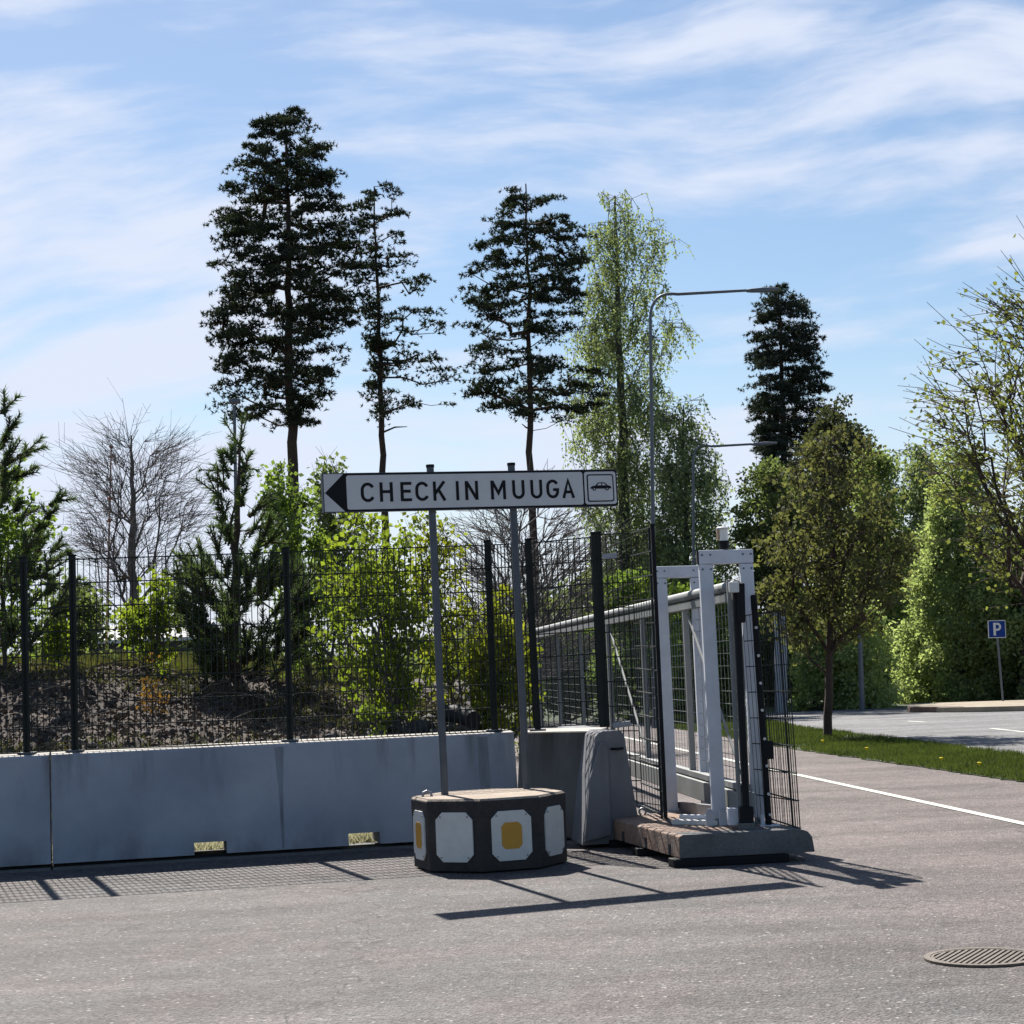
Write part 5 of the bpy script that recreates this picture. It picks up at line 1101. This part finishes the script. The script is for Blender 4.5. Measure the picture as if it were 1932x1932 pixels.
deciduous('green_shrub', 'low dense yellow-green bush behind the further sign post', [(1150, 930, 970), (1200, 905, 985), (1250, 880, 1000), (1300, 885, 1010), (1350, 905, 1010), (1385, 905, 1000)], 19.5, (935, 1400, 940, 1155), None, 0.02, 503, 170, 26, 'leaf_yellow', 'bark_grey', 0.055, 0.15, 0.1, 1.0, stems=5, cat='shrub', group='shrubs behind the fence', twigs=2, spread=0.5, step=0.2, wdl=0.42, twig=0.003)
deciduous('green_shrub', 'slender leafy shrub in front of the tallest pine trunk', [(872, 495, 515), (905, 495, 560), (950, 500, 600), (1000, 500, 625), (1060, 520, 640), (1130, 530, 640), (1200, 540, 640), (1260, 550, 630)], 25, (590, 1310, 520, 876), None, 0.04, 504, 190, 24, 'leaf_mid', 'bark_grey', 0.075, 0.22, 0.1, 1.4, stems=5, cat='shrub', group='shrubs behind the fence', twigs=3, spread=0.6, step=0.25, twig=0.004)
deciduous('green_shrub', 'dark leafy shrub behind the arrow end of the sign', [(875, 600, 625), (915, 590, 640), (960, 600, 700), (1010, 600, 720), (1080, 600, 740), (1160, 600, 740)], 27, (650, 1310, 615, 880), None, 0.04, 505, 170, 22, 'leaf_deep', 'bark_grey', 0.08, 0.24, 0.1, 1.4, stems=5, cat='shrub', group='shrubs behind the fence', twigs=3, spread=0.6, step=0.25, twig=0.004)
deciduous('green_shrub', 'small bright shrub in front of the bare tree trunk', [(1092, 290, 325), (1120, 275, 345), (1150, 215, 350), (1190, 225, 345), (1225, 240, 330)], 23, (290, 1255, 305, 1098), None, 0.02, 506, 90, 22, 'leaf_spring', 'bark_grey', 0.065, 0.17, 0.1, 1.2, stems=4, cat='shrub', group='shrubs behind the fence', twigs=2, spread=0.4, step=0.2, wdl=0.42, twig=0.003)
deciduous('green_shrub', 'leafy green bush filling the gap at the left edge of the fence', [(900, -60, 30), (960, -70, 60), (1020, -80, 105), (1080, -80, 85), (1150, -80, 60), (1230, -80, 45)], 23, (10, 1270, -5, 905), None, 0.03, 507, 170, 24, 'leaf_mid', 'bark_grey', 0.07, 0.2, 0.1, 1.3, stems=5, cat='shrub', group='shrubs behind the fence', twigs=2, spread=0.5, step=0.2, wdl=0.4, twig=0.003)
deciduous('green_shrub', 'small green sapling beside the second fence post from the left', [(1180, 100, 118), (1205, 88, 124), (1235, 90, 126)], 22, (112, 1268, 106, 1182), None, 0.012, 508, 24, 22, 'leaf_spring', 'bark_grey', 0.06, 0.12, 0.1, 1.2, stems=2, cat='shrub', group='shrubs behind the fence', twigs=2, spread=0.3, step=0.2, wdl=0.42, twig=0.003)
deciduous('dark_shrub', 'dark bush behind the two left fence posts', [(1110, 110, 170), (1150, 70, 200), (1200, 60, 230), (1240, 60, 230)], 32, (130, 1262, 140, 1115), None, 0.04, 509, 110, 30, 'leaf_deep', 'bark_grey', 0.1, 0.25, 0.1, 1.0, stems=4, cat='shrub', group='shrubs behind the fence', twigs=2, spread=0.6, step=0.3)
deciduous('green_shrub', 'tiny bright green plant sprouting above the barrier below the bright shrub', [(1338, 690, 730), (1355, 680, 735), (1375, 685, 730)], 17.9, (706, 1396, 708, 1336), None, 0.006, 510, 16, 16, 'leaf_spring', 'bark_grey', 0.045, 0.07, 0.1, 1.0, stems=3, cat='plant', group='shrubs behind the fence', twigs=2, spread=0.1, step=0.1, wdl=0.45, twig=0.002)
deciduous('orange_plant', 'small dry orange-brown plant on the soil left of the young pine', [(1290, 275, 300), (1310, 262, 310), (1330, 258, 315)], 19.5, (288, 1342, 290, 1286), None, 0.008, 511, 18, 12, 'leaf_orange', 'dry_stem', 0.035, 0.07, 0.1, 1.0, stems=3, cat='plant', twigs=2, spread=0.1, step=0.1, wdl=0.4, twig=0.003)

# background belt behind the gate and along the road
BG = dict(thin=-0.75, group='trees along the far side of the road')
deciduous('leafy_tree', 'round dense green tree behind the right-hand gate portal', [(885, 1425, 1470), (920, 1400, 1490), (970, 1390, 1500), (1040, 1388, 1510), (1120, 1395, 1510), (1220, 1400, 1510), (1310, 1405, 1510)], 58, (1455, 1344, 1450, 890), 0, 0.2, 601, 250, 125, 'leaf_deep', 'bark_grey', 0.125, 0.42, 0.35, 0.7, **BG)
deciduous('leafy_tree', 'slim light green tree right of the dark slender tree', [(852, 1635, 1668), (900, 1615, 1680), (960, 1600, 1695), (1040, 1600, 1715), (1150, 1600, 1710), (1250, 1610, 1700), (1320, 1620, 1690)], 60, (1655, 1344, 1652, 856), 0, 0.18, 602, 220, 110, 'leaf_lush', 'bark_grey', 0.12, 0.42, 0.3, 0.7, **BG)
deciduous('birch_tree', 'weeping birch in the gap left of the big light green tree', [(842, 1705, 1760), (880, 1700, 1775), (940, 1695, 1780), (1000, 1700, 1780), (1080, 1700, 1780), (1200, 1710, 1770)], 62, (1740, 1342, 1740, 846), 0, 0.16, 603, 130, 60, 'leaf_birch', 'bark_birch', 0.13, 0.45, 0.2, 0.9, kind='weep', **BG)
deciduous('leafy_tree', 'big light green tree with branches sweeping to the ground, left of the parking sign', [(845, 1790, 1815), (900, 1768, 1850), (960, 1755, 1880), (1030, 1742, 1900), (1100, 1722, 1915), (1180, 1708, 1930), (1260, 1698, 1940), (1330, 1692, 1940)], 55, (1812, 1344, 1805, 850), 0, 0.22, 604, 480, 130, 'leaf_bright', 'bark_grey', 0.105, 0.42, 0.3, 0.5, thin=-1.3, group='trees along the far side of the road')
deciduous('leafy_tree', 'broad deep green tree behind the parking sign', [(980, 1880, 1960), (1040, 1850, 2000), (1120, 1840, 2040), (1220, 1835, 2050), (1320, 1835, 2050)], 53.5, (1935, 1340, 1930, 985), 0, 0.2, 605, 330, 120, 'leaf_bright', 'bark_grey', 0.11, 0.42, 0.35, 0.6, **BG)
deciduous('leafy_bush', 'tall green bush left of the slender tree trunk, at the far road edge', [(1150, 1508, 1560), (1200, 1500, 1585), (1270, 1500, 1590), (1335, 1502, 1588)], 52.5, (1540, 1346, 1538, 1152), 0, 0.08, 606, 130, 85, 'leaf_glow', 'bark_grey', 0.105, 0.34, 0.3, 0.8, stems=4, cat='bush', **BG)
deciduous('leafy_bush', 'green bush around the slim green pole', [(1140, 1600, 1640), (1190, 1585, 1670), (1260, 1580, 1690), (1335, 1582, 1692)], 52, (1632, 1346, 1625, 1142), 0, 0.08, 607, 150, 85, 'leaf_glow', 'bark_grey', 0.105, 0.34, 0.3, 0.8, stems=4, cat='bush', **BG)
deciduous('leafy_tree', 'dark tree filling the background directly behind the slender tree', [(765, 1560, 1595), (800, 1540, 1618), (850, 1510, 1655), (900, 1490, 1675), (960, 1480, 1690), (1050, 1480, 1695), (1150, 1490, 1690), (1250, 1500, 1695), (1330, 1510, 1690)], 66, (1585, 1344, 1574, 760), 0, 0.2, 608, 430, 100, 'leaf_dark', 'bark_grey', 0.14, 0.48, 0.3, 0.6, **BG)
deciduous('leafy_tree', 'dark tree in the gap behind the weeping birch on the right', [(1000, 1690, 1760), (1080, 1670, 1790), (1180, 1660, 1790), (1320, 1665, 1790)], 68, (1722, 1342, 1720, 1000), 0, 0.2, 609, 200, 100, 'leaf_lush', 'bark_grey', 0.13, 0.48, 0.3, 0.6, **BG)
deciduous('leafy_bush', 'green bush seen through the mesh wing left of the pale portals', [(1080, 1150, 1240), (1150, 1130, 1260), (1250, 1120, 1270), (1325, 1125, 1265)], 48, (1195, 1352, 1195, 1085), 0, 0.08, 610, 170, 80, 'leaf_mid', 'bark_grey', 0.13, 0.36, 0.25, 0.8, stems=4, cat='bush', **BG)
deciduous('leafy_bush', 'green bush seen between the two pale gate portals', [(1080, 1270, 1330), (1150, 1255, 1370), (1250, 1250, 1390), (1335, 1255, 1390)], 53, (1320, 1350, 1318, 1085), 0, 0.08, 611, 170, 85, 'leaf_mid', 'bark_grey', 0.14, 0.36, 0.25, 0.8, stems=4, cat='bush', **BG)
deciduous('leafy_bush', 'dull green bush beyond the far end of the sliding gate', [(1200, 1010, 1120), (1240, 1000, 1140), (1290, 1000, 1145), (1335, 1005, 1140)], 50, (1070, 1356, 1070, 1200), 0, 0.08, 612, 150, 75, 'leaf_mid', 'bark_grey', 0.13, 0.36, 0.25, 0.8, stems=4, cat='bush', **BG)
deciduous('leafy_tree', 'tall dark green tree behind the thin mesh between thick post and portal', [(990, 1190, 1250), (1050, 1170, 1270), (1130, 1160, 1280), (1230, 1160, 1290), (1320, 1165, 1290)], 64, (1225, 1348, 1222, 995), 0, 0.16, 613, 170, 80, 'leaf_deep', 'bark_grey', 0.17, 0.45, 0.25, 0.8, **BG)
# the slender roadside tree and the near tree at the right edge
deciduous('roadside_tree', 'slender dark-trunked tree on the grass verge with small bronze-green leaves', [(795, 1560, 1590), (840, 1500, 1650), (880, 1500, 1640), (905, 1455, 1700), (950, 1470, 1680), (1000, 1425, 1690), (1040, 1445, 1725), (1090, 1412, 1700), (1130, 1430, 1730), (1170, 1440, 1690), (1205, 1480, 1655), (1225, 1520, 1600)], 34.8, (1562, 1392, 1574, 810), 0, 0.085, 701, 330, 24, 'leaf_bronze', 'bark_pine', 0.10, 0.26, 0.05, 0.75, kind='leaf', step=0.3, twigs=4, wdl=0.4, group='roadside trees')
deciduous('roadside_tree', 'sparsely leaved tree reaching in from the right edge over the parking sign', [(500, 1925, 2040), (600, 1880, 2120), (680, 1800, 2180), (780, 1778, 2220), (860, 1778, 2240), (940, 1800, 2240), (1020, 1830, 2230), (1080, 1840, 2200), (1110, 1890, 2150), (1135, 1930, 2080)], 27.0, (1988, 1452, 1975, 500), 0, 0.15, 702, 420, 22, 'leaf_bud', 'bark_pine', 0.07, 0.36, 0.08, 1.35, kind='twigleaf', step=0.3, twigs=4, wdl=0.42, group='roadside trees', twig=0.0065)
# far wood that closes the horizon
rng = np.random.RandomState(77); cs = []; 
for i in range(900):
    x = rng.uniform(-6, 60); y = 95 + rng.uniform(0, 14); h = 4.2 + 1.6 * math.sin(x * 0.35) + rng.uniform(-0.5, 0.8); cs.append(A(x, y, rng.uniform(0, 1) ** 0.8 * h))
cs = np.array(cs); m = 60; C2 = np.repeat(cs, m, 0) + rand_unit(rng, len(cs) * m) * (rng.uniform(0, 1, len(cs) * m) ** .5)[:, None] * 1.1
V, F_ = leaves(C2, rand_unit(rng, len(C2)), 0.4, 0.4, rng)
o = np_mesh('far_wood', V, F_, 'leaf_deep'); prop(o, 'distant low wood closing the view behind the road', 'wood', kind='stuff')
